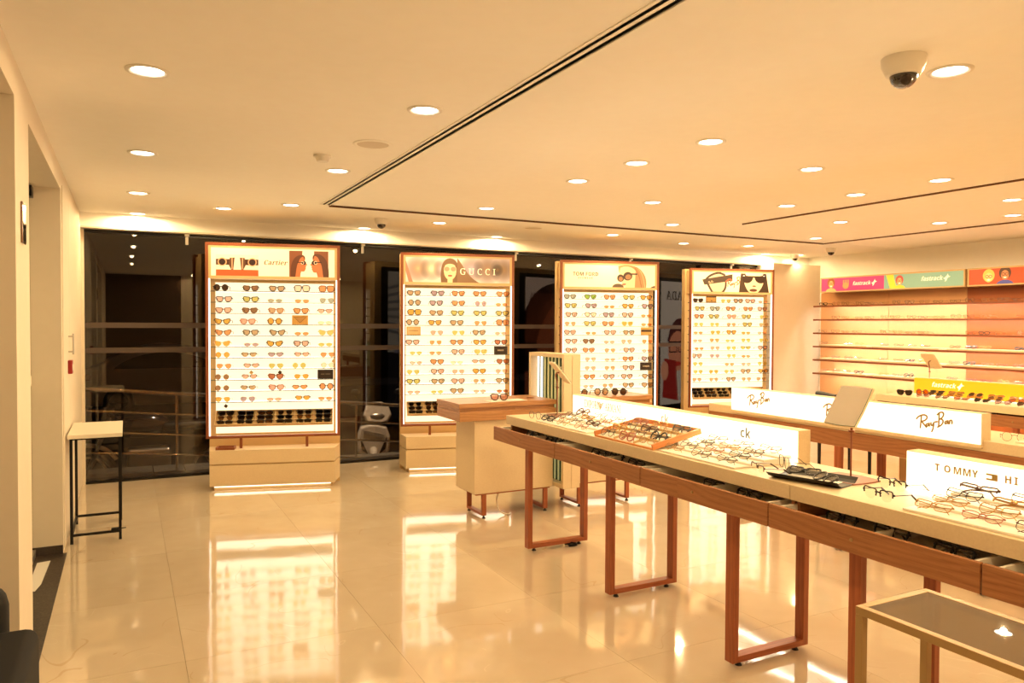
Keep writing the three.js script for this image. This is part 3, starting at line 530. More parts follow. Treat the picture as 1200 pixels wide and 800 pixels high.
  for (const [k, j, what] of cards) {
    const y = 1.787 - k * 0.1008, x = i === 3 ? -0.276 : -0.455 + j * 0.2275, dark = /dark|POLICE|CARRERA/.test(what), w = what === 'bar' ? 0.13 : 0.142, h = 0.086;
    const tex = canvasTex(192, 112, (g) => {
      g.fillStyle = dark ? '#2b1a12' : '#cf9f58'; g.fillRect(0, 0, 192, 112);
      if (what === 'tri') { g.strokeStyle = '#6b4a22'; g.lineWidth = 4; g.fillStyle = '#b98e58'; g.beginPath(); g.moveTo(20, 22); g.lineTo(172, 22); g.lineTo(96, 92); g.closePath(); g.fill(); g.stroke(); }
      if (what === 'card') { g.fillStyle = '#e0b888'; g.fillRect(8, 8, 176, 96); g.fillStyle = '#9a7a58'; g.fillRect(30, 52, 132, 7); }
      if (what === 'bar') { g.fillStyle = '#33241a'; g.fillRect(0, 34, 192, 34); }
      if (what === 'framed') { g.strokeStyle = '#4a3524'; g.lineWidth = 14; g.strokeRect(4, 4, 184, 104); g.fillStyle = '#4a3524'; g.fillRect(0, 0, 192, 26); g.fillRect(84, 76, 36, 14); }
      if (what === 'dark') { g.fillStyle = '#8d7a66'; g.fillRect(38, 50, 48, 6); g.fillRect(96, 50, 62, 6); }
      if (what === 'POLICE' || what === 'CARRERA') { g.fillStyle = '#e8d6bb'; g.font = 'bold 26px sans-serif'; g.textAlign = 'center'; g.fillText(what, 96, 66); }
    });
    const c = thing('brand_plate', `small ${dark ? 'dark brown' : what === 'bar' ? 'tan black-barred' : what === 'framed' ? 'tan dark-edged' : what === 'tri' ? 'tan triangle-marked' : 'pale tan'} plate on the ${ORD[k]} shelf under the ${RACKNAME[i]}`, 'sign plate', wp(x, y + 0.0031, -0.04), RTURN);
    part('board', bx(-w / 2, w / 2, 0, h, -0.01, 0, 0.0015), std({ color: dark ? '#2b1a12' : '#cf9f58', roughness: 0.5 }), c);
    part('printed_face', plate(w - 0.004, h - 0.004, 0.0006).translate(0, h / 2, 0), std({ map: tex, roughness: 0.5 }), c);
  }
});
{ // paper tags that hang from the first rack's shelves
  const inv = new THREE.Matrix4().makeRotationY(RTURN).setPosition(RACKPOS[0][0], 0, RACKPOS[0][1]);
  for (const [x, k, dark, a] of [[-0.2, 7, 0, 'second'], [0.05, 7, 1, 'third'], [-0.42, 10, 1, 'first'], [0.53, 6, 0, 'fifth']]) {
    const y = 1.787 - k * 0.1008, v = new THREE.Vector3(x, y, -0.022).applyMatrix4(inv);
    const t = thing('hang_tag', `small ${dark ? 'dark brown' : 'pale tan'} tag hanging below the ${ORD[k]} shelf near the ${a} sunglasses, two-profiles rack`, 'tag', v.toArray(), RTURN);
    const m = std({ color: dark ? '#3a2818' : '#c9a468', roughness: 0.6 });
    part('card', bx(-0.014, 0.014, -0.014, 0.014, -0.0008, 0.0008).rotateZ(0.9).translate(0, -0.032, 0), m, t); part('string', bx(-0.0006, 0.0006, -0.016, 0.003, -0.0006, 0.0006), m, t);
  }
}
{ // wooden tray on the first rack's base
  const t = thing('wooden_dish', 'small brown wooden dish on the base of the two-profiles rack', 'dish', [0.795, 0.3621, -7.17], RTURN);
  part('dish_floor', metric(bx(-0.075, 0.075, 0, 0.006, -0.05, 0.05), 0), M.beige, t);
  part('dish_rim', [bx(-0.08, 0.08, 0, 0.024, 0.044, 0.056), bx(-0.08, 0.08, 0, 0.024, -0.056, -0.044), bx(-0.08, -0.068, 0, 0.024, -0.044, 0.044), bx(0.068, 0.08, 0, 0.024, -0.044, 0.044)].map((q) => metric(q, 0)), M.rackWood, t);
}
// ---------------------------------------------------------------- the long display tables
function footed(parent, x, z, y = 0.022) { part('foot', [cyl(0.006, 0.006, y, 10).translate(0, y / 2, 0), cyl(0.009, 0.016, 0.012, 16).translate(0, 0.006, 0)], M.black, parent).position.set(x, 0, z); }
// one table module: x runs from its front edge, z along its length
function tableModule(x0, z0, len, label, open, frames, frontSign = -1, W = 0.47) {
  const t = thing('display_table', label, 'display table', [x0, 0, z0], 0, 'long display tables');
  part('table_top', metric(bx(0, W, 0.81, 0.87, 0.002, len - 0.002, 0.002)), M.cream, t);
  part('apron', [bx(W - 0.02, W, 0.7, 0.809, 0.01, len - 0.01), bx(0.035, W - 0.02, 0.7, 0.809, 0.006, 0.022), bx(0.035, W - 0.02, 0.7, 0.809, len - 0.022, len - 0.006), bx(0.03, W - 0.02, 0.7, 0.706, 0.022, len - 0.022)].map((q) => metric(q, 2)), M.wood, t);
  if (frontSign < 0) {
    const n = 3, dl = len / n;
    for (let k = 0; k < n; k++) {
      const d = part('drawer', metric(bx(-0.018, 0, 0.702, 0.795, 0.0, dl - 0.006, 0.002), 2, [k * 0.31, k * 0.13]), M.wood, t);
      d.position.set(open[k] ? -0.062 : 0.03, 0, k * dl + 0.003 - (open[k] ? 0.036 : 0));
      part('drawer_box', [bx(0, 0.36, 0.728, 0.734, 0.03, dl - 0.03), bx(0, 0.36, 0.734, 0.79, 0.03, 0.042), bx(0, 0.36, 0.734, 0.79, dl - 0.042, dl - 0.03), bx(0, 0.36, 0.734, 0.775, dl / 2 - 0.004, dl / 2 + 0.004)], M.trayWhite, d);
      part('slide', [bx(0.01, 0.36, 0.735, 0.755, 0.018, 0.028), bx(0.01, 0.36, 0.735, 0.755, dl - 0.028, dl - 0.018)], M.legWood, d);
      part('drawer_lock', cyl(0.006, 0.006, 0.006, 14).rotateZ(Math.PI / 2).translate(-0.0205, 0.75, dl * 0.46), M.brass, d);
    }
  } else part('drawer_face', metric(bx(0.0, 0.03, 0.7, 0.809, 0.002, len - 0.002, 0.002), 2), M.wood, t);
  for (const fz of frames) {
    const f = part('leg_frame', [bx(0.003, 0.036, 0.022, 0.7, -0.025, 0.025, 0.002), bx(W - 0.036, W - 0.003, 0.022, 0.7, -0.025, 0.025, 0.002)].map((q) => metric(q, 1)).concat(metric(bx(0.036, W - 0.036, 0.022, 0.05, -0.025, 0.025, 0.002), 0)), M.legWood, t);
    f.position.z = fz; footed(f, 0.06, 0); footed(f, W - 0.06, 0);
  }
  return t;
}
function lightBox(x0, z0, len, y0, y1, thick, tex, label, k = 0.8, lip = 0, lightK = 1) {
  const t = thing('light_box_sign', label, 'light box', [x0, y0, z0]), h = y1 - y0;
  part('casing', metric(bx(0.004, thick, 0, h, 0, len, 0.002)), M.cream, t);
  part('sign_face', new THREE.PlaneGeometry(len - 0.008, h - lip - 0.004).rotateY(-Math.PI / 2).translate(0.0005, lip + (h - lip) / 2, len / 2), printed(tex, k), t, 'glowing printed face');
  if (lip) part('lower_lip', metric(bx(-0.004, 0.004, 0, lip, 0.001, len - 0.001)), M.cream, t);
  for (const y of [lip + 0.008, h - 0.008]) rectLight(len - 0.02, 0.012, PALE, 24 * lightK, [x0 - 0.003, y0 + y, z0 + len / 2], [x0 - 2, y0 + y, z0 + len / 2]);
  return t;
}
const PXM = 700;                                                     // print pixels per metre
const boxTex = (len, h, draw, bg = '#fff6e2') => { const w = Math.min(2048, Math.round(len * PXM)); return canvasTex(w, Math.round(h * PXM), (g, ww, hh) => { g.fillStyle = bg; g.fillRect(0, 0, ww, hh); draw(g, ww, hh, w / len); }); };
const Z0 = -4.627, LEN = 2.5;
tableModule(2.34, Z0, LEN, 'long cream table with open wooden drawers, wooden tray of spectacles on top', [1, 1, 1], [0.3, 1.237, 2.17]);
tableModule(2.34, Z0 + LEN, LEN, 'long cream table with open wooden drawers standing beyond the brass glass table', [1, 1, 1], [0.3, 1.237, 2.17]);
tableModule(4.205, -4.667, LEN, 'long cream table carrying the script light box, plain wooden side', [0, 0, 0], [0.3, 1.237, 2.17], 1);
tableModule(4.205, -4.667 + LEN, LEN, 'long cream table next to the script light box with spectacles on white risers', [0, 0, 0], [0.3, 1.237, 2.17], 1);
tableModule(6.2, -4.65, LEN, 'long cream table of sunglasses before the yellow light box', [0, 0, 0], [0.3, 1.237, 2.17], -1, 0.8);
{
  lightBox(2.73, -4.385, 1.95, 0.8701, 1.02, 0.078, boxTex(1.95, 0.146, (g, w, h, k) => {
    const z = (v) => (v + 4.385) * k;
    g.fillStyle = '#6f6650'; g.font = 'bold 44px serif'; g.textBaseline = 'middle'; g.save(); g.translate(z(-4.244), h * 0.3); const tw = g.measureText('EMPORIO').width; g.scale(0.66, 1.1); g.fillText('EMPORIO', 0, 0); g.restore();
    const bird = z(-4.048); g.strokeStyle = '#9a7434'; g.lineWidth = 3.5; for (let q = 0; q < 4; q++) for (const d of [-1, 1]) { g.beginPath(); g.moveTo(bird, h * (0.24 + q * 0.07)); g.lineTo(bird + d * (26 - q * 6), h * (0.14 + q * 0.07)); g.stroke(); }
    g.save(); g.translate(z(-4.0), h * 0.3); g.scale(0.66, 1.1); g.fillText('ARMANI', 0, 0); g.restore();
    g.font = 'bold 46px sans-serif'; g.fillStyle = '#6e6752'; g.fillText('ck', z(-3.43), h * 0.36); g.fillStyle = '#5e5846'; g.fillText('ck', z(-2.8), h * 0.36);
  }), 'long white light box with pale lettering on the table with the wooden tray');
  lightBox(2.73, -1.905, 1.75, 0.8701, 1.012, 0.078, boxTex(1.75, 0.138, (g, w, h, k) => {
    const z = (v) => (v + 1.905) * k; g.fillStyle = '#6f4f1e'; g.font = 'bold 27px sans-serif'; g.textBaseline = 'middle';
    let x = z(-1.79); for (const c of 'TOMMY') { g.fillText(c, x, h * 0.31); x += 0.0355 * k; }
    const fx = z(-1.597), fy = h * 0.24; g.fillRect(fx, fy, 0.04 * k, h * 0.17); g.fillStyle = '#fff6e2'; g.fillRect(fx, fy + h * 0.045, 0.02 * k, h * 0.08);
    g.fillStyle = '#6f4f1e'; x = z(-1.535); for (const c of 'HILFIGER') { g.fillText(c, x, h * 0.31); x += 0.033 * k; }
  }), 'white light box with a small flag mark on the table beyond the brass table');
  lightBox(4.19, -4.4, 1.925, 0.828, 1.02, 0.085, boxTex(1.925, 0.17, (g, w, h, k) => {
    const z = (v) => (v + 4.4) * k; for (const v of [-4.12, -3.42, -2.745]) scriptRB(g, z(v), h * 0.42, 0.66, '#6f4f1e', 10);
  }), 'white light box with three handwritten gold logos on the middle table', 0.8, 0.018);
  lightBox(6.59, -4.53, 2.3, 0.8701, 1.02, 0.06, boxTex(2.3, 0.146, (g, w, h, k) => { fastLogo(g, 0.17 * k, h * 0.36, 0.86, '#fff6d8'); fastLogo(g, 1.3 * k, h * 0.36, 0.86, '#fff6d8'); }, '#d99c14'), 'bright yellow light box behind the sunglasses table', 0.5, 0, 0.5);
}
// white stepped risers and spectacles on the first long table
const EYE = ['rectangle', 'round', 'wayfarer', 'browline', 'oval'], EYEF = ['black', 'brown', 'gold', 'tort', 'rose', 'grey'], EYEFN = { black: 'black', brown: 'brown', gold: 'gold wire', tort: 'tortoiseshell', rose: 'rosy', grey: 'grey' };
function riser(x0, z0, len, steps, label, rise = 0.009) {
  const t = thing('display_riser', label, 'display riser', [x0, 0.8702, z0]);
  for (let k = 0; k < steps; k++) part('step', bx(k * 0.088, (k + 1) * 0.088, 0, 0.008 + k * rise, 0, len, 0.002), M.trayWhite, t);
  return t;
}
function layGlasses(x, y, z, o, label, group) {                      // front turned to the aisle (-x), leaning back
  const q = spectacles(o.name ?? 'eyeglasses', o.shape, o.rim, o.lens ?? 'clear', o.frame, !o.open, label, o.cat ?? 'eyeglasses', group);
  const lean = o.lean ?? -0.5, gq = spectacleGeometry(o.shape, o.rim, !o.open), cs = Math.cos(lean), sn = Math.sin(lean); let low = 1;
  for (const g of [gq.frame, ...gq.temples]) { const p = g.attributes.position; for (let i = 0; i < p.count; i++) low = Math.min(low, p.getY(i) * cs - p.getZ(i) * sn); }
  const m = new THREE.Matrix4().makeTranslation(x, y + 0.0005 - low, z).multiply(new THREE.Matrix4().makeRotationY(-Math.PI / 2 + (o.turn ?? 0)))
    .multiply(new THREE.Matrix4().makeRotationX(lean));
  pose(q, m); return q;
}
{
  const fill = (x0, z0, len, steps, rise, what, group, pick) => {
    const cols = Math.floor(len / 0.165);
    for (let s = 0; s < steps; s++) for (let c = 0; c < cols; c++) {
      const { shape, rim, frame } = pick(s, c), z = z0 + (c + 0.5) * (len / cols) + (rnd() - 0.5) * 0.02;
      layGlasses(x0 + s * 0.088 + 0.03, 0.8702 + 0.008 + s * rise, z, { shape, rim, frame, lean: -0.85, turn: (rnd() - 0.5) * 0.15 }, `folded ${EYEFN[frame]} ${SHN[shape]} eyeglasses, step ${['one', 'two', 'three', 'four'][s]}, ${ORD[c]} along ${what}`, group);
    }
  };
  riser(2.365, -4.25, 0.6, 4, 'white stepped riser beside the wooden tray, below the pale lettering');
  fill(2.365, -4.25, 0.6, 4, 0.009, 'the riser under the serif lettering', 'eyeglasses left on the stepped risers', (s, c) => ({ shape: EYE[(s * 2 + c) % 5], rim: (s + c) % 3 ? 'thin' : 'thick', frame: EYEF[(s * 3 + c * 2) % 6] }));
  riser(2.365, -2.98, 0.52, 4, 'white stepped riser between the wooden tray and the black case');
  fill(2.365, -2.98, 0.52, 4, 0.009, 'the riser by the black case', 'eyeglasses right of the wooden tray', (s, c) => ({ shape: EYE[(s + c * 2) % 5], rim: 'thin', frame: ['gold', 'brown', 'grey', 'rose', 'black'][(s * 2 + c) % 5] }));
  riser(2.365, -1.66, 1.3, 4, 'long white stepped riser before the flag-marked light box');
  fill(2.365, -1.66, 0.66, 4, 0.009, 'the riser by the flag-marked box', 'eyeglasses before the flag-marked light box', (s, c) => ({ shape: ['rectangle', 'oval', 'browline', 'rectangle'][(s + c) % 4], rim: (s + c) % 4 === 3 ? 'half' : 'thin', frame: ['gold', 'brown', 'gold', 'rose', 'black'][(s * 2 + c * 3) % 5] }));
  // pairs that stand open on the bare table top
  layGlasses(2.58, 0.8702, -2.38, { shape: 'square', rim: 'thin', frame: 'black', open: 1, lean: 0, turn: -0.5 }, 'large thin black square eyeglasses standing open at the end of the white light box');
  layGlasses(2.40, 0.8702, -2.36, { shape: 'rectangle', rim: 'half', frame: 'brown', open: 1, lean: 0, turn: -0.4 }, 'dark brown half-rim eyeglasses standing open near the table edge by the case');
  layGlasses(2.40, 0.8702, -1.78, { shape: 'browline', rim: 'half', frame: 'black', open: 1, lean: 0, turn: -0.1 }, 'black browline eyeglasses standing open before the flag-marked light box');
  layGlasses(2.60, 0.8702, -1.87, { shape: 'browline', rim: 'half', frame: 'black', open: 1, lean: 0, turn: -0.1 }, 'black browline eyeglasses standing open beside the copper mirror base');
  layGlasses(2.42, 0.8702, -4.36, { shape: 'round', rim: 'thin', frame: 'grey', open: 1, lean: 0, turn: 0.2 }, 'thin grey round eyeglasses standing open at the far corner of the table');
  // wooden tray with compartments
  const tr = thing('wooden_tray', 'shallow orange wooden tray of spectacles on the long table', 'tray', [2.352, 0.8702, -3.54]);
  const W = 0.32, L = 0.53, lift = 0.2; tr.rotation.z = lift;
  part('tray_floor', bx(0.006, W - 0.006, 0, 0.006, 0.006, L - 0.006), M.trayWhite, tr);
  part('tray_rim', [bx(0, W, 0, 0.03, 0, 0.01), bx(0, W, 0, 0.03, L - 0.01, L)].map((q) => metric(q, 0)).concat([bx(0, 0.008, 0, 0.009, 0.01, L - 0.01), bx(W - 0.01, W, 0, 0.03, 0.01, L - 0.01)].map((q) => metric(q, 2))), M.trayWood, tr);
  part('tray_rib', [1, 2, 3].map((k) => bx(0.01 + k * 0.075, 0.016 + k * 0.075, 0.006, 0.02, 0.01, L - 0.01)), M.beige, tr);
  part('tray_divider', [1, 2].map((k) => bx(0.01, W - 0.01, 0.006, 0.018, k * L / 3 - 0.002, k * L / 3 + 0.002)), M.beige, tr);
  part('tray_support', bx(0.2, 0.3, -0.045, 0, 0.05, L - 0.05), M.trayWhite, tr);
  tr.updateMatrixWorld(true);
  for (let s = 0; s < 4; s++) for (let c = 0; c < 3; c++) {
    const shape = EYE[(s + c * 2 + 1) % 5], frame = ['black', 'brown', 'rose', 'gold', 'gold', 'tort', 'grey'][(s * 3 + c * 2) % 7];
    const q = spectacles('eyeglasses', shape, (s + c) % 2 ? 'thick' : 'thin', 'clear', frame, true, `folded ${EYEFN[frame]} ${SHN[shape]} eyeglasses in the orange wooden tray, row ${['one', 'two', 'three', 'four'][s]}, ${ORD[c]} along`, 'eyeglasses', 'eyeglasses in the wooden tray');
    pose(q, tr.matrixWorld.clone().multiply(new THREE.Matrix4().makeTranslation(0.035 + s * 0.075, 0.03, L / 6 + c * L / 3)).multiply(new THREE.Matrix4().makeRotationY(-Math.PI / 2)).multiply(new THREE.Matrix4().makeRotationX(-0.75)));
  }
  // black leather case with spectacles
  const cs = thing('valet_tray', 'black leather presentation tray with curled sides holding spectacles', 'tray', [2.475, 0.8703, -2.14], R(14));
  const cur = []; for (let k = 0; k <= 12; k++) { const a = (k / 12) * 2 - 1; cur.push([a * 0.09, 0.004 + Math.pow(Math.abs(a), 4) * 0.022]); }
  const sh = new THREE.Shape(cur.map(([a, b]) => new THREE.Vector2(a, b)).concat(cur.slice().reverse().map(([a, b]) => new THREE.Vector2(a * 0.97, b - 0.0035))));
  part('leather_shell', new THREE.ExtrudeGeometry(sh, { depth: 0.3, bevelEnabled: false }).translate(0, 0, -0.15), M.black, cs);
  part('pale_lining', bx(-0.05, 0.05, 0.0043, 0.006, -0.11, 0.11, 0.001), M.paper, cs);
  layGlasses(2.5, 0.8765, -2.2, { shape: 'wayfarer', rim: 'thick', frame: 'black', lean: -1.2, turn: 0.3 }, 'folded black wayfarer-shaped eyeglasses at the far end of the black leather tray');
  layGlasses(2.46, 0.8765, -2.06, { shape: 'round', rim: 'thick', frame: 'black', lean: -1.1, turn: -0.3 }, 'folded black round eyeglasses on the pale lining of the black leather tray');
  // spectacles in the open drawers
  let dn = 0, dj = -1;
  for (const [z, j] of [[-4.42, 0], [-4.22, 0], [-4.04, 0], [-3.62, 1], [-3.44, 1], [-3.26, 1], [-2.66, 2], [-2.44, 2], [-1.96, 3], [-1.75, 3], [-1.52, 3]])
    dn = j === dj ? dn + 1 : 0, dj = j, layGlasses(2.43, 0.7345, z, { shape: EYE[Math.abs(Math.round(z * 10)) % 3], rim: 'thick', frame: 'black', lean: -0.45 }, `folded black-framed eyeglasses, ${ORD[dn]} pair lying in the ${ORD[j]} open drawer`, 'eyeglasses in the open drawers');
}
// table mirrors
function tableMirror(x, z, turn, h, tilt, label, base) {
  const t = thing('table_mirror', label, 'mirror', [x, 0.8703, z], turn);
  const s = new THREE.Shape(); const a = base / 2; s.moveTo(-a, -a * 0.8); s.quadraticCurveTo(0, -a * 1.1, a, -a * 0.8); s.quadraticCurveTo(a * 1.12, 0, a, a * 0.8); s.quadraticCurveTo(0, a * 1.1, -a, a * 0.8); s.quadraticCurveTo(-a * 1.12, 0, -a, -a * 0.8);
  part('base_plate', new THREE.ExtrudeGeometry(s, { depth: 0.004, bevelEnabled: true, bevelSize: 0.001, bevelThickness: 0.001, bevelSegments: 1 }).rotateX(-Math.PI / 2).translate(0, 0.001, 0.03), M.copper, t);
  part('pole', cyl(0.0035, 0.0035, h, 12).translate(0, h / 2, 0), M.copper, t);
  const kn = part('hinge', [cyl(0.014, 0.01, 0.008, 18).translate(0, h - 0.004, 0), tube([[0, h, 0], [0, h + 0.05, -0.004], [0, h + 0.09, -0.012], [0, h + 0.1, 0.012]], 0.005, 16, 8)], M.copper, t);
  const m = new THREE.Group(); m.name = 'mirror_head'; m.position.set(0, h + 0.1, 0.02); m.rotation.x = tilt; t.add(m);
  const w = 0.074, hh = 0.09, o = new THREE.Shape(); o.moveTo(-w, -hh); o.quadraticCurveTo(0, -hh - 0.008, w, -hh); o.quadraticCurveTo(w + 0.006, 0, w, hh); o.quadraticCurveTo(0, hh + 0.008, -w, hh); o.quadraticCurveTo(-w - 0.006, 0, -w, -hh);
  part('back_shell', new THREE.ExtrudeGeometry(o, { depth: 0.008, bevelEnabled: true, bevelSize: 0.001, bevelThickness: 0.001, bevelSegments: 2 }).translate(0, 0, -0.006), M.cream, m);
  part('glass_rim', new THREE.ExtrudeGeometry(o, { depth: 0.002, bevelEnabled: false }).translate(0, 0, 0.003), M.glassEdge, m);
  part('mirror_glass', new THREE.ShapeGeometry(o).scale(0.985, 0.988, 1).translate(0, 0, 0.0054), M.mirror, m);
  return t;
}
tableMirror(2.66, -2.1, R(-90), 0.2, R(-35), 'copper table mirror tilted up, standing beside the black leather tray', 0.2);
tableMirror(2.64, -4.44, R(75), 0.2, R(-40), 'copper table mirror seen from behind at the far end of the long table', 0.2);
tableMirror(6.85, -4.55, R(80), 0.2, R(-40), 'table mirror seen from behind above the yellow light box', 0.18);
// spectacles on the middle and the far tables
{
  riser(4.3, -2.36, 0.6, 2, 'low white riser on the table at the end of the script light box');
  layGlasses(4.33, 0.8702, -2.38, { shape: 'round', rim: 'thin', frame: 'black', open: 1, lean: 0, turn: 0.6 }, 'thin black round eyeglasses standing open at the end of the script light box');
  for (const [x, z, k] of [[4.35, -2.2, 0], [4.45, -2.15, 1]]) layGlasses(x, 0.897, z, { shape: EYE[k], rim: 'thin', frame: ['brown', 'gold'][k], lean: -0.8 }, `folded ${['brown', 'gold wire'][k]} eyeglasses lying on the low white riser`);
  const cols = ['pink', 'violet', 'brown', 'dark', 'red', 'tan', 'black'];
  for (let r = 0; r < 3; r++) for (let c = 0; c < 6; c++) {
    const lens = cols[(r * 3 + c * 2) % 7], shape = ['round', 'aviator', 'oval', 'wayfarer'][(r + c) % 4];
    layGlasses(6.27 + r * 0.1, 0.8702 + 0.012 * r, -4.22 + c * 0.17 + (r % 2) * 0.05, { name: 'sunglasses', shape, rim: 'thin', frame: 'black', lens, lean: -0.95, turn: (rnd() - 0.5) * 0.3, cat: 'sunglasses' }, `${LENS[lens][1]} ${SHN[shape]} sunglasses before the yellow light box, row ${['one', 'two', 'three'][r]}, ${ORD[c]}`, 'sunglasses before the yellow light box');
  }
  layGlasses(6.3, 0.8702, -4.42, { name: 'sunglasses', shape: 'wayfarer', rim: 'thick', frame: 'black', lens: 'black', open: 1, lean: 0, turn: 0.2, cat: 'sunglasses' }, 'black sunglasses standing open alone at the far end of the sunglasses table');
  layGlasses(6.42, 0.8702, -4.33, { name: 'sunglasses', shape: 'round', rim: 'thick', frame: 'tort', lens: 'red', open: 1, lean: 0, turn: -0.1, cat: 'sunglasses' }, 'rust red round sunglasses standing open near the yellow light box end');
  const st = thing('sunglasses_tray', 'orange wooden tray of dark sunglasses on the far table', 'tray', [6.23, 0.8702, -3.3]);
  part('tray_floor', bx(0.006, 0.31, 0, 0.006, 0.006, 0.6), M.beige, st);
  part('tray_rim', [bx(0, 0.32, 0, 0.04, 0, 0.012), bx(0, 0.32, 0, 0.04, 0.6, 0.612)].map((q) => metric(q, 0)).concat([bx(0, 0.01, 0, 0.012, 0.012, 0.6), bx(0.31, 0.32, 0, 0.05, 0.012, 0.6)].map((q) => metric(q, 2))), M.trayWood, st);
  for (let r = 0; r < 3; r++) for (let c = 0; c < 3; c++) layGlasses(6.28 + r * 0.09, 0.877, -3.2 + c * 0.19, { name: 'sunglasses', shape: ['wayfarer', 'rectangle', 'oval'][(r + c) % 3], rim: 'thick', frame: 'black', lens: r ? 'black' : c ? 'red' : 'dark', lean: -0.95, cat: 'sunglasses' }, `folded dark sunglasses in the orange tray on the far table, row ${['one', 'two', 'three'][r]}, ${ORD[c]}`, 'dark sunglasses in the far tray');
}
// ---------------------------------------------------------------- brass glass-topped table
{
  const t = thing('brass_table', 'brass-framed table with smoked glass top standing before the long table', 'side table', [1.668, 0, -1.297]);
  const w = 0.285, l = 1.4, f = 0.021, h = 0.78;
  part('top_frame', [bx(0, f, h - f, h, 0, l, 0.0015), bx(w - f, w, h - f, h, 0, l, 0.0015), bx(f, w - f, h - f, h, 0, f, 0.0015), bx(f, w - f, h - f, h, l - f, l, 0.0015)], M.brass, t);
  for (const [x, z] of [[0, 0], [w - f, 0], [0, l - f], [w - f, l - f]]) part('leg', bx(x, x + f, 0, h - f, z, z + f, 0.0015), M.brass, t);
  part('glass_top', bx(f, w - f, h - 0.006, h - 0.001, f, l - f), M.smokedGlass, t);
}
// ---------------------------------------------------------------- wooden counters with the fluted light panel between them
function counter(x0, x1, bx0, bx1, label) {
  const t = thing('counter', label, 'counter', [0, 0, 0]), z0 = -5.62, z1 = -5.16;
  part('counter_top', metric(bx(x0, x1, 0.864, 0.9, z0, z1, 0.002), 0), M.oak, t); part('reveal', metric(bx(x0 + 0.012, x1 - 0.012, 0.836, 0.864, z0 + 0.01, z1 - 0.022), 0), M.oak, t);
  part('drawer_slab', metric(bx(x0 + 0.004, x1 - 0.004, 0.765, 0.836, z0, z1 + 0.003, 0.002), 0), M.oak, t);
  part('body', metric(bx(bx0, bx1, 0.195, 0.765, z0 + 0.06, -5.2, 0.003)), M.cream, t);
  part('skirt', metric(bx(bx0 + 0.02, bx1 - 0.02, 0.183, 0.195, z0 + 0.07, -5.215), 0), M.legWood, t);
  for (const x of [bx0 + 0.09, bx1 - 0.06]) {
    const f = part('leg_frame', [bx(-0.018, 0.018, 0.022, 0.185, -0.012, 0.012, 0.002), bx(-0.018, 0.018, 0.022, 0.185, -0.287, -0.263, 0.002)].map((q) => metric(q, 1)).concat(metric(bx(-0.018, 0.018, 0.022, 0.04, -0.263, -0.012), 2)), M.legWood, t);
    f.position.set(x, 0, -5.222); footed(f, 0, 0); footed(f, 0, -0.275);
  }
  return t;
}
counter(2.215, 3.06, 2.36, 3.055, 'oak-topped cream counter standing before the fluted light panel');
counter(3.225, 4.02, 3.23, 3.86, 'oak-topped cream counter behind the white light box with pale lettering');
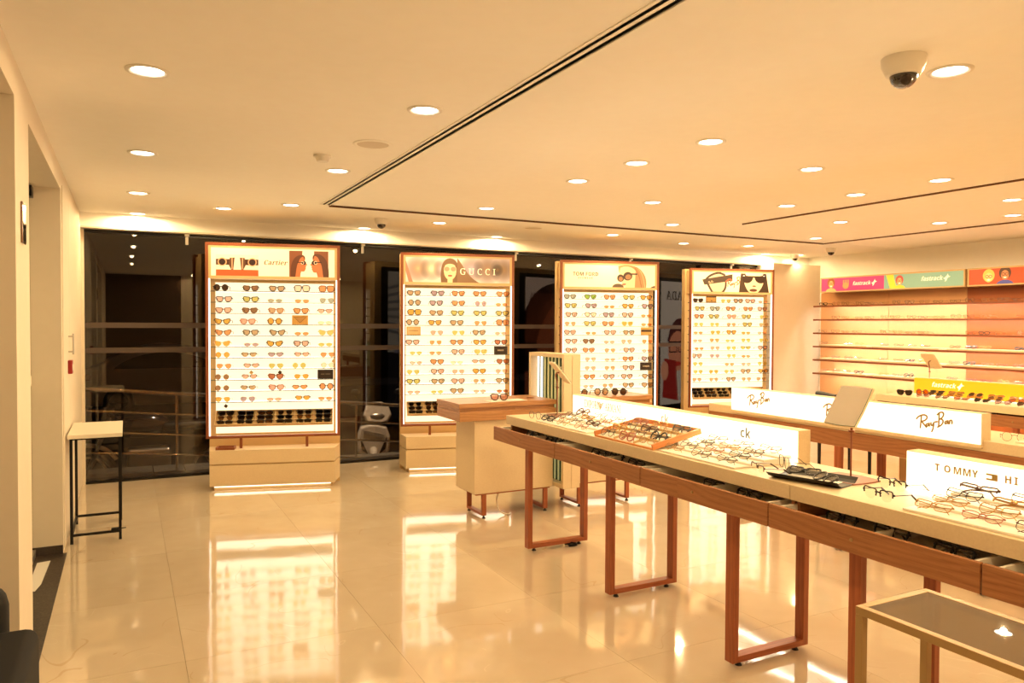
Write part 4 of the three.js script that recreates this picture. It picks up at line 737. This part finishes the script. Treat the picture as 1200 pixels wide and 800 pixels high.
{
  const t = thing('fluted_light_panel', 'upright cream panel with fluted greenish mirrors lit from within', 'light panel', [3.062, 0.2, -5.625]);
  const L = 0.575, H = 1.065;
  part('panel_frame', [bx(0, 0.075, 0, 0.03, 0, L), bx(0, 0.075, H - 0.03, H, 0, L), bx(0, 0.075, 0.03, H - 0.03, 0, 0.03), bx(0, 0.075, 0.03, H - 0.03, L - 0.03, L)].map((q) => metric(q)), M.cream, t);
  part('panel_core', metric(bx(0.08, 0.155, 0, H, 0, L - 0.002, 0.002)), M.cream, t);
  part('panel_backing', bx(0.07, 0.0798, 0.03, H - 0.03, 0.03, L - 0.03), phy({ color: '#2f3d1c', roughness: 0.1, metalness: 0.6 }), t);
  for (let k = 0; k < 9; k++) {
    const z = 0.052 + k * 0.057; part('flute', bx(0.058, 0.069, 0.035, H - 0.035, z - 0.01, z + 0.01, 0.004), k < 2 ? lit.strip : std({ color: '#d9d9a6', roughness: 0.25, emissive: '#cfcf8e', emissiveIntensity: 0.16 }), t, k < 2 ? 'bright white light strip' : undefined);  // dimmer flutes get a painted glow for the mirrored light of the strips
  }
  const K = canvasTex(64, 64, (g) => { g.clearRect(0, 0, 64, 64); g.fillStyle = '#fff7df'; g.font = 'bold 60px sans-serif'; g.fillText('K', 8, 54); });
  part('etched_letter', new THREE.PlaneGeometry(0.05, 0.06).rotateY(-Math.PI / 2).translate(0.028, H - 0.12, 0.48), std({ map: K, transparent: true, alphaTest: 0.5, roughness: 0.6 }), t);
  const cm = thing('sunglasses_mat', 'thin white leaflet lying on the oak counter under sunglasses', 'leaflet', [2.66, 0.9001, -5.27], 0.05);
  part('sheet', bx(-0.16, 0.16, 0, 0.002, -0.07, 0.07), M.paper, cm);
  const q = spectacles('sunglasses', 'wayfarer', 'thick', 'pink', 'black', false, 'salmon-lensed black sunglasses standing open on the oak counter', 'sunglasses');
  q.o.position.set(2.6, 0.9022 - q.low, -5.26); q.o.rotation.set(0, -0.45, 0);
  const hole = thing('cable_grommet', 'round dark cable grommet in the oak counter top', 'grommet', [2.93, 0.9, -5.36]); part('ring', new THREE.TorusGeometry(0.028, 0.004, 8, 28).rotateX(Math.PI / 2).translate(0, 0.001, 0), M.rackWood, hole); part('cap', cyl(0.026, 0.026, 0.002, 24).translate(0, 0.001, 0), M.wood, hole);
  for (const [x, z, l, a] of [[3.38, -5.3, 'brown', 0.3], [3.6, -5.32, 'tan', 0.2], [3.74, -5.26, 'dark', -0.3]]) {
    const s = spectacles('sunglasses', 'round', 'thick', l, 'black', false, `black-framed ${LENS[l][1]} sunglasses standing open on the oak counter behind the white light box`, 'sunglasses');
    s.o.position.set(x, 0.9002 - s.low, z); s.o.rotation.set(0, a - 0.4, 0);
  }
  solo('power_cable', tube([[2.62, 0.182, -5.3], [2.6, 0.1, -5.3], [2.61, 0.03, -5.26], [2.66, 0.008, -5.22], [2.7, 0.006, -5.26]], 0.006, 30, 8), M.ivory, 'cream power cable dropping from the counter to the floor', 'cable');
  solo('plug_cluster', [tube([[2.64, 0.012, -4.33], [2.68, 0.02, -4.3], [2.7, 0.012, -4.28], [2.72, 0.016, -4.33], [2.76, 0.03, -4.34]], 0.009, 30, 8), bx(2.65, 2.7, 0.002, 0.02, -4.31, -4.28, 0.004)], M.blackMetal, 'small black cable adapter lying under the table leg frame', 'adapter');
}
// ---------------------------------------------------------------- spectacle wall on the right
{
  const t = thing('shelf_wall', 'backlit wall unit with brown shelves of spectacles', 'wall shelving', [0, 0, 0]);
  const ys = [1.781, 1.594, 1.406, 1.219, 1.032, 0.844], zA = -7.44, zB = -1.2;
  for (const [a, b, m] of [[-7.565, -6.492, 'wallPanel'], [-6.488, -5.458, 'wallPanel'], [-5.454, -4.4, 'orangePanel'], [-4.396, -3.3, 'orangePanel'], [-3.296, -2.2, 'orangePanel'], [-2.196, -1.1, 'orangePanel']]) part('back_panel', bx(8.9, XR - 0.002, 0.1, 1.97, a, b, 0.001), M[m], t);
  ys.forEach((y, k) => {
    const s = part('shelf_board', metric(bx(8.6, 8.9, y - 0.012, y, zA, zB, 0.001), 2), M.rackWood, t);
    part('shelf_light', bx(8.65, 8.67, y - 0.0155, y - 0.0125, zA + 0.1, zB - 0.1), lit.under, s);
    rectLight(zB - zA - 0.2, 0.016, PALE, 100, [8.66, y - 0.0165, (zA + zB) / 2], [8.9, y - 0.3, (zA + zB) / 2]);
    part('front_lip', metric(bx(8.597, 8.606, y - 0.022, y, zA, zB), 2), M.rackWood, s);
    if (k >= 3) for (const [a, b] of [[-7.35, -6.6], [-6.5, -5.62], [-5.52, -4.45], [-4.35, -3.3]]) {
      part('acrylic_tray', bx(8.62, 8.86, y + 0.0005, y + 0.022, a, b, 0.002), M.cream, s);
    }
  });
  let n = 0;
  ys.forEach((y, k) => {
    const spots = []; for (let z = -7.3; z < -3.5; z += 0.185) if (!(k >= 3 && ((z > -6.63 && z < -6.47) || (z > -5.66 && z < -5.48) || (z > -4.48 && z < -4.3)))) spots.push(z + (rnd() - 0.5) * 0.05);
    spots.forEach((z, j) => {
      if (rnd() < 0.1) return;
      const shape = EYE[(j + k) % 5], frame = ['black', 'gold', 'brown', 'rose', 'grey', 'black', 'tort'][(j * 3 + k * 2) % 7];
      layGlasses(k >= 3 ? 8.66 : 8.64, k >= 3 ? y + 0.0225 : y + 0.0005, z, { shape, rim: frame === 'black' && j % 3 === 0 ? 'thick' : 'thin', frame, open: k < 3, lean: k < 3 ? 0 : -0.7, turn: (rnd() - 0.5) * 0.3 },
        `${EYEFN[frame]} ${SHN[shape]} eyeglasses, ${WORD[j]} pair on the ${ORD[k]} shelf of the backlit wall unit`, `eyeglasses on the ${ORD[k]} wall shelf`); n++;
    });
  });
  const sign = (z0, z1, draw, label) => {
    const s = thing('wall_light_sign', label, 'light box', [8.62, 1.96, z0]), L = z1 - z0;
    part('sign_frame', metric(bx(0.004, 0.33, 0, 0.206, 0, L, 0.002)), M.beige, s); part('frame_edge', [bx(-0.004, 0.004, 0, 0.016, 0, L), bx(-0.004, 0.004, 0.19, 0.206, 0, L), bx(-0.004, 0.004, 0.016, 0.19, 0, 0.016), bx(-0.004, 0.004, 0.016, 0.19, L - 0.016, L)], M.beige, s);
    const tex = canvasTex(1400, Math.round(1400 * 0.174 / (L - 0.032)), draw);
    part('sign_face', new THREE.PlaneGeometry(L - 0.032, 0.174).rotateY(-Math.PI / 2).translate(0.002, 0.103, L / 2), printed(tex, 0.34), s);
  };
  const kid = (g, x, y, s, skin, hair, shirt) => { g.fillStyle = hair; g.beginPath(); g.ellipse(x, y - 8 * s, 34 * s, 38 * s, 0, 0, 7); g.fill(); g.fillStyle = skin; g.beginPath(); g.ellipse(x, y + 4 * s, 22 * s, 28 * s, 0, 0, 7); g.fill(); g.strokeStyle = '#5a2e1c'; g.lineWidth = 3 * s; for (const d of [-1, 1]) { g.beginPath(); g.arc(x + d * 10 * s, y - 2 * s, 8 * s, 0, 7); g.stroke(); } g.fillStyle = '#fff3e0'; g.beginPath(); g.ellipse(x, y + 18 * s, 9 * s, 4 * s, 0, 0, 7); g.fill(); g.fillStyle = shirt; g.beginPath(); g.ellipse(x, y + 62 * s, 50 * s, 30 * s, 0, 0, 7); g.fill(); };
  sign(-7.34, -5.315, (g, w, h) => {
    g.fillStyle = '#c63a6e'; g.fillRect(0, 0, w * 0.485, h); g.fillStyle = '#7fa38a'; g.fillRect(w * 0.485, 0, w, h);
    kid(g, 110, 52, 1.25, '#e7a060', '#8a4a22', '#e7a060'); g.fillStyle = '#d98a50'; g.beginPath(); g.ellipse(275, 75, 34, 30, 0, 0, 7); g.fill(); for (let k = 0; k < 4; k++) g.fillRect(245 + k * 18, 20, 11, 50);
    fastLogo(g, 350, 58, 1.05, '#ffe9c4');
    g.fillStyle = '#f1c434'; g.beginPath(); g.moveTo(700, 0); g.lineTo(770, 0); g.lineTo(800, h); g.lineTo(740, h); g.fill(); kid(g, 830, 58, 1.1, '#e7a566', '#b84a3a', '#f1c434');
    fastLogo(g, 1030, 50, 1.05, '#fff0cc');
  }, 'pink and mint lit banner with waving youngsters above the spectacle wall');
  sign(-5.285, -3.2, (g, w, h) => { g.fillStyle = '#c8461f'; g.fillRect(0, 0, w, h); kid(g, 150, 62, 1.3, '#f0bf72', '#f0b04c', '#c8461f'); kid(g, 270, 48, 1.3, '#c47a48', '#4a2a18', '#4a4a8a'); fastLogo(g, 460, 52, 1.05, '#fff0d4'); }, 'orange lit banner with two curly-haired faces above the spectacle wall');
}
// ---------------------------------------------------------------- chairs, side table and fittings by the doorway
{
  const t = thing('console_table', 'narrow high table with white top and thin black frame by the wall', 'table', [-0.352, 0, -6.46]);
  const w = 0.325, l = 0.71, f = 0.018;
  part('table_top', bx(0, w, 0.722, 0.748, 0, l, 0.002), M.ivory, t);
  for (const z of [0.05, l - 0.09]) for (const x of [0.008, w - 0.008 - f]) part('leg', bx(x, x + f, 0, 0.712, z, z + f), M.blackMetal, t);
  part('top_rail', [bx(0.008, w - 0.008, 0.704, 0.722, 0.05, 0.068), bx(0.008, w - 0.008, 0.704, 0.722, l - 0.09, l - 0.072), bx(0.008, 0.026, 0.704, 0.722, 0.068, l - 0.09), bx(w - 0.026, w - 0.008, 0.704, 0.722, 0.068, l - 0.09)], M.blackMetal, t);
  part('stretcher', [bx(0.026, w - 0.026, 0.05, 0.066, 0.051, 0.067), bx(0.026, w - 0.026, 0.05, 0.066, l - 0.089, l - 0.073), bx(0.009, 0.025, 0.05, 0.066, 0.068, l - 0.09)], M.blackMetal, t);
  solo('charger', [bx(-0.1, -0.05, 0.066, 0.082, -5.85, -5.81, 0.005), tube([[-0.05, 0.074, -5.83], [-0.03, 0.078, -5.82], [-0.01, 0.076, -5.83]], 0.004, 12, 6)], M.blackMetal, 'small black charger lying on the stretcher of the console table', 'charger');
  solo('floor_paper', [prism([[-0.5, -5.45], [-0.43, -5.47], [-0.44, -5.0], [-0.46, -4.88], [-0.5, -4.9]], 0.0045, 0.006)], M.paper, 'torn sheet of white paper on the dark doorway floor', 'paper');
  const al = thing('fire_alarm', 'red fire alarm call point on the panelled wall', 'fire alarm', [XL + 0.006, 1.185, -6.12]); part('case', bx(0, 0.028, -0.048, 0.048, -0.045, 0.045, 0.006), M.red, al); part('glass_window', bx(0.028, 0.03, -0.024, 0.02, -0.03, 0.03), M.paper, al);
  solo('pull_handle', [bx(XL + 0.03, XL + 0.042, 1.27, 1.42, -6.16, -6.148, 0.004), bx(XL + 0.006, XL + 0.03, 1.285, 1.297, -6.16, -6.148), bx(XL + 0.006, XL + 0.03, 1.393, 1.405, -6.16, -6.148)], M.steel, 'slim steel pull handle on the panelled wall above the alarm', 'handle');
  const sw = thing('intercom', 'slim dark glossy door entry plate on the pier between the doorways', 'intercom', [XL, 1.9, -3.6]); part('plate', bx(0, 0.008, -0.085, 0.08, -0.055, 0.055, 0.004), phy({ color: '#7a5238', roughness: 0.12, clearcoat: 1 }), sw); part('screen_glass', bx(0.008, 0.0095, -0.078, 0.0, -0.046, 0.046, 0.001), phy({ color: '#0c0706', roughness: 0.08, clearcoat: 1 }), sw);
  // navy chair by the camera
  const c = thing('lounge_chair', 'dark navy upholstered low chair in front of the doorway pier', 'chair', [-0.62, 0, -2.75]);
  part('seat', bx(-0.33, 0.356, 0.2, 0.485, -0.2, 0.42, 0.04), M.navy, c); part('backrest', bx(-0.3, 0.262, 0.3, 0.615, -0.34, -0.19, 0.07), std({ color: '#060508', roughness: 0.8 }), c);
  for (const [x, z] of [[-0.26, -0.2], [0.26, -0.2], [-0.26, 0.34], [0.26, 0.34]]) part('leg', cyl(0.018, 0.012, 0.21, 12).translate(x, 0.105, z), M.black, c);
  // black chair between the tables
  const b = thing('black_chair', 'tall black chair standing between the script table and the sunglasses table', 'chair', [5.35, 0, -4.26], R(-27));
  part('backrest', bx(-0.2, -0.15, 0.7, 0.945, -0.2, 0.2, 0.02), M.black, b); part('seat', bx(-0.19, 0.2, 0.6, 0.66, -0.2, 0.2, 0.025), M.black, b);
  for (const [x, z] of [[-0.16, -0.18], [0.1, -0.18], [-0.16, 0.18], [0.1, 0.18]]) part('leg', cyl(0.016, 0.009, 0.61, 12).translate(x, 0.305, z), M.black, b);
  for (const z of [-0.15, 0.15]) part('back_post', bx(-0.185, -0.165, 0.64, 0.72, z - 0.012, z + 0.012), M.black, b);
  const p = thing('drawer_pedestal', 'small beige drawer pedestal on the floor beyond the script table', 'cabinet', [5.0, 0, -3.2]); part('carcass', metric(bx(-0.2, 0.22, 0.03, 0.6, -0.2, 0.2, 0.003)), M.beige, p);
  for (const y of [0.04, 0.23, 0.42]) { const d = part('drawer', metric(bx(-0.212, -0.2, y, y + 0.165, -0.19, 0.19, 0.002)), M.beige, p); part('grip', bx(-0.216, -0.212, y + 0.14, y + 0.155, -0.08, 0.08), M.rackWood, d); }
}
// ---------------------------------------------------------------- the street outside the glass
{
  struct('pavement_base', bx(-6, 14, -0.7, -0.52, -24, ZB - 0.05), M.asphalt);
  const pv = structGroup('pavement');
  part('kerb', bx(XL - 0.3, 8.3, -0.52, 0.0, ZB - 0.28, ZB - 0.04), M.darkWall, pv);
  const slab = bx(0.004, 0.296, -0.5, 0.0, 0.004, 0.296, 0.004);
  for (let i = 0; i < 29; i++) for (let j = 0; j < 2; j++) { const s = part('paving_slab', slab, M.paver, pv); s.position.set(-0.66 + i * 0.3, -0.01 - i * 0.006, ZB - 0.88 + j * 0.3); }
  struct('street_wall', bx(-6, 14, -0.3, 4.5, -24.2, -24), M.darkWall);
  const rl = thing('ramp_railing', 'stainless steel ramp railing with four sloping tubes outside the glass', 'railing', [0, 0, -8.43]);
  const sl = -0.0955, yAt = (x) => 0.841 + (x + 0.286) * sl;
  [0, -0.215, -0.425, -0.63].forEach((d, k) => part('rail', tube([[-0.6, yAt(-0.6) + d, 0], [4, yAt(4) + d, 0], [8.6, yAt(8.6) + d, 0]], k ? 0.012 : 0.022, 4, 10), M.railSteel, rl));
  for (const x of [0.46, 2.344, 4.23, 6.1]) part('post', cyl(0.016, 0.016, yAt(x) + 0.52, 12).translate(x, (yAt(x) - 0.52) / 2, -0.02), M.railSteel, rl);
  const lp = thing('added_street_lamp', 'added unseen street lamp that lights the ramp railing outside the glass', 'street lamp', [4.2, -0.52, -10.4]);  // lamp added out of view to brighten the railing and scooter
  part('lamp_post', cyl(0.05, 0.07, 4.4, 16).translate(0, 2.2, 0), M.blackMetal, lp); part('lamp_arm', tube([[0, 4.4, 0], [-0.7, 4.7, 0.6], [-1.8, 4.75, 1.7]], 0.035, 16, 8), M.blackMetal, lp);
  part('lamp_head', bx(-2.3, -1.8, 4.68, 4.76, 1.6, 2.0, 0.02), M.blackMetal, lp); part('lamp_lens', bx(-2.25, -1.85, 4.674, 4.68, 1.65, 1.95), lit.lens, lp);
  const sp = new THREE.SpotLight(new THREE.Color(1, 0.9, 0.76), 46, 0, R(36), 0.5, 2); sp.position.set(2.15, 4.13, -8.6); sp.target.position.set(1.9, 0, -9.6); sp.castShadow = true; sp.shadow.radius = 4; scene.add(sp, sp.target);
  // white scooter
  const s = thing('white_scooter', 'white scooter parked nose-on behind the railing outside', 'scooter', [2.83, -0.52, -9.4], R(-14));
  const sym = (half) => new THREE.Shape(half.concat(half.slice().reverse().map(([x, y]) => [-x, y])).map(([x, y]) => new THREE.Vector2(x, y)));
  const puff = (half, depth, bev) => new THREE.ExtrudeGeometry(sym(half), { depth, bevelEnabled: true, bevelSize: bev, bevelThickness: bev * 1.4, bevelSegments: 4, curveSegments: 8 });
  part('front_apron', puff([[0.05, 0.27], [0.12, 0.3], [0.17, 0.4], [0.18, 0.56], [0.14, 0.67], [0.05, 0.7]], 0.06, 0.035), M.scooterWhite, s);
  for (const d of [-1, 1]) part('vent', new THREE.ExtrudeGeometry(new THREE.Shape([[0.17, 0.58], [0.15, 0.42], [0.06, 0.34], [0.11, 0.45]].map(([x, y]) => new THREE.Vector2(d * x, y))), { depth: 0.008, bevelEnabled: false }).translate(0, 0, 0.108), M.black, s);
  part('number_bar', bx(-0.13, 0.13, -0.025, 0.025, 0, 0.01, 0.004).rotateZ(-0.22).translate(0, 0.61, 0.112), M.steel, s);
  part('headlamp_cowl', puff([[0.04, 0.74], [0.11, 0.76], [0.15, 0.83], [0.12, 0.93], [0.05, 0.97]], 0.05, 0.03).rotateX(-0.25).translate(0.05, 0.03, 0.2), M.scooterWhite, s);
  part('headlamp', new THREE.SphereGeometry(0.1, 18, 10).scale(1.05, 0.45, 0.35).translate(0.05, 0.83, 0.075), M.steel, s);
  part('front_mudguard', new THREE.TorusGeometry(0.2, 0.05, 10, 18, Math.PI * 0.8).rotateZ(0.3).rotateY(Math.PI / 2).translate(0, 0.2, 0.1), M.scooterWhite, s);
  const wheel = (z) => part('wheel', [new THREE.TorusGeometry(0.16, 0.05, 12, 28).rotateY(Math.PI / 2).translate(0, 0.21, z), cyl(0.06, 0.06, 0.1, 16).rotateZ(Math.PI / 2).translate(0, 0.21, z)], M.rubber, s);
  wheel(0.1); wheel(-1.1);
  for (const d of [-1, 1]) { part('handlebar', tube([[0.05 + d * 0.08, 0.93, 0], [0.05 + d * 0.2, 0.97, -0.02], [0.05 + d * 0.33, 0.95, -0.06]], 0.015, 12, 8), M.rubber, s); part('rear_mirror', [tube([[0.05 + d * 0.22, 0.97, -0.02], [0.05 + d * 0.27, 1.12, -0.02]], 0.006, 6, 6), new THREE.SphereGeometry(0.045, 14, 8).scale(1.3, 0.9, 0.4).translate(0.05 + d * 0.28, 1.14, -0.02)], M.black, s); }
  part('saddle', bx(-0.13, 0.13, 0.66, 0.76, -1.2, -0.5, 0.05), M.black, s); part('rear_body', new THREE.SphereGeometry(0.4, 20, 12).scale(0.42, 0.55, 1).translate(0, 0.46, -0.85), M.scooterWhite, s); part('footboard', bx(-0.15, 0.15, 0.24, 0.3, -0.6, 0.0, 0.02), M.black, s);
  // dark motorcycle
  const m = thing('dark_motorcycle', 'dark motorcycle parked sideways behind the railing outside', 'motorcycle', [0.25, -0.52, -9.5]);
  for (const x of [-0.65, 0.65]) { part('wheel', new THREE.TorusGeometry(0.27, 0.05, 12, 32).translate(x, 0.32, 0), M.rubber, m); part('wheel_rim', [new THREE.TorusGeometry(0.2, 0.014, 8, 32).translate(x, 0.32, 0), ...[0, 1, 2].map((k) => bx(-0.2, 0.2, -0.008, 0.008, -0.008, 0.008).rotateZ(k * Math.PI / 3).translate(x, 0.32, 0))], M.steel, m); }
  part('fuel_tank', new THREE.SphereGeometry(0.24, 24, 14).scale(1.3, 0.65, 0.7).translate(-0.12, 0.86, 0), phy({ color: '#1a1418', roughness: 0.15, clearcoat: 1 }), m); part('saddle', bx(0.1, 0.75, 0.78, 0.88, -0.12, 0.12, 0.05), M.black, m); part('engine', [bx(-0.25, 0.2, 0.3, 0.6, -0.14, 0.14, 0.04), cyl(0.1, 0.1, 0.3, 18).rotateX(Math.PI / 2).translate(0.02, 0.4, 0)], M.steel, m);
  part('front_fork', [tube([[-0.65, 0.32, 0.07], [-0.42, 0.95, 0.07]], 0.02, 6, 8), tube([[-0.65, 0.32, -0.07], [-0.42, 0.95, -0.07]], 0.02, 6, 8)], M.steel, m); part('handlebar', tube([[-0.38, 1.02, -0.33], [-0.42, 1.0, 0], [-0.38, 1.02, 0.33]], 0.014, 14, 8), M.black, m); part('mudguard', new THREE.TorusGeometry(0.33, 0.03, 8, 20, Math.PI * 0.7).rotateZ(0.5).translate(-0.65, 0.32, 0), M.scooterWhite, m); part('exhaust', tube([[-0.1, 0.3, 0.16], [0.3, 0.22, 0.18], [0.9, 0.34, 0.18]], 0.04, 14, 10), M.steel, m); part('tail_light', bx(0.74, 0.8, 0.74, 0.8, -0.06, 0.06, 0.01), M.red, m);
  // white car further off
  const car = thing('white_car', 'white parked car with red tail lamp further out in the dark street', 'car', [0.2, -0.52, -19]);
  const side = new THREE.Shape(); side.moveTo(-1.0, 0.3); side.lineTo(-1.05, 0.75); side.quadraticCurveTo(-1.0, 0.98, -0.7, 1.0); side.quadraticCurveTo(-0.2, 1.45, 0.6, 1.46); side.quadraticCurveTo(1.5, 1.4, 1.9, 1.0); side.quadraticCurveTo(2.9, 0.92, 3.0, 0.7); side.lineTo(3.0, 0.3); side.lineTo(-1.0, 0.3);
  part('car_body', new THREE.ExtrudeGeometry(side, { depth: 1.5, bevelEnabled: true, bevelSize: 0.08, bevelThickness: 0.1, bevelSegments: 3 }).translate(0, 0, -0.75), M.scooterWhite, car);
  const win = new THREE.Shape(); win.moveTo(-0.45, 1.02); win.quadraticCurveTo(-0.1, 1.36, 0.6, 1.38); win.quadraticCurveTo(1.3, 1.34, 1.65, 1.02); part('side_window', new THREE.ExtrudeGeometry(win, { depth: 0.01, bevelEnabled: false }).translate(0, 0, 0.852), M.black, car);
  for (const x of [-0.35, 2.25]) part('wheel', [new THREE.TorusGeometry(0.24, 0.08, 12, 28).translate(x, 0.32, 0.8), cyl(0.18, 0.18, 0.1, 20).rotateX(Math.PI / 2).translate(x, 0.32, 0.8)], M.rubber, car);
  part('tail_lamp', bx(-1.12, -0.86, 0.78, 0.92, 0.62, 0.87, 0.03), M.red, car); part('bumper', bx(-1.16, -1.0, 0.35, 0.6, -0.7, 0.86, 0.05), M.scooterWhite, car);
}
renderer.render(scene, camera);
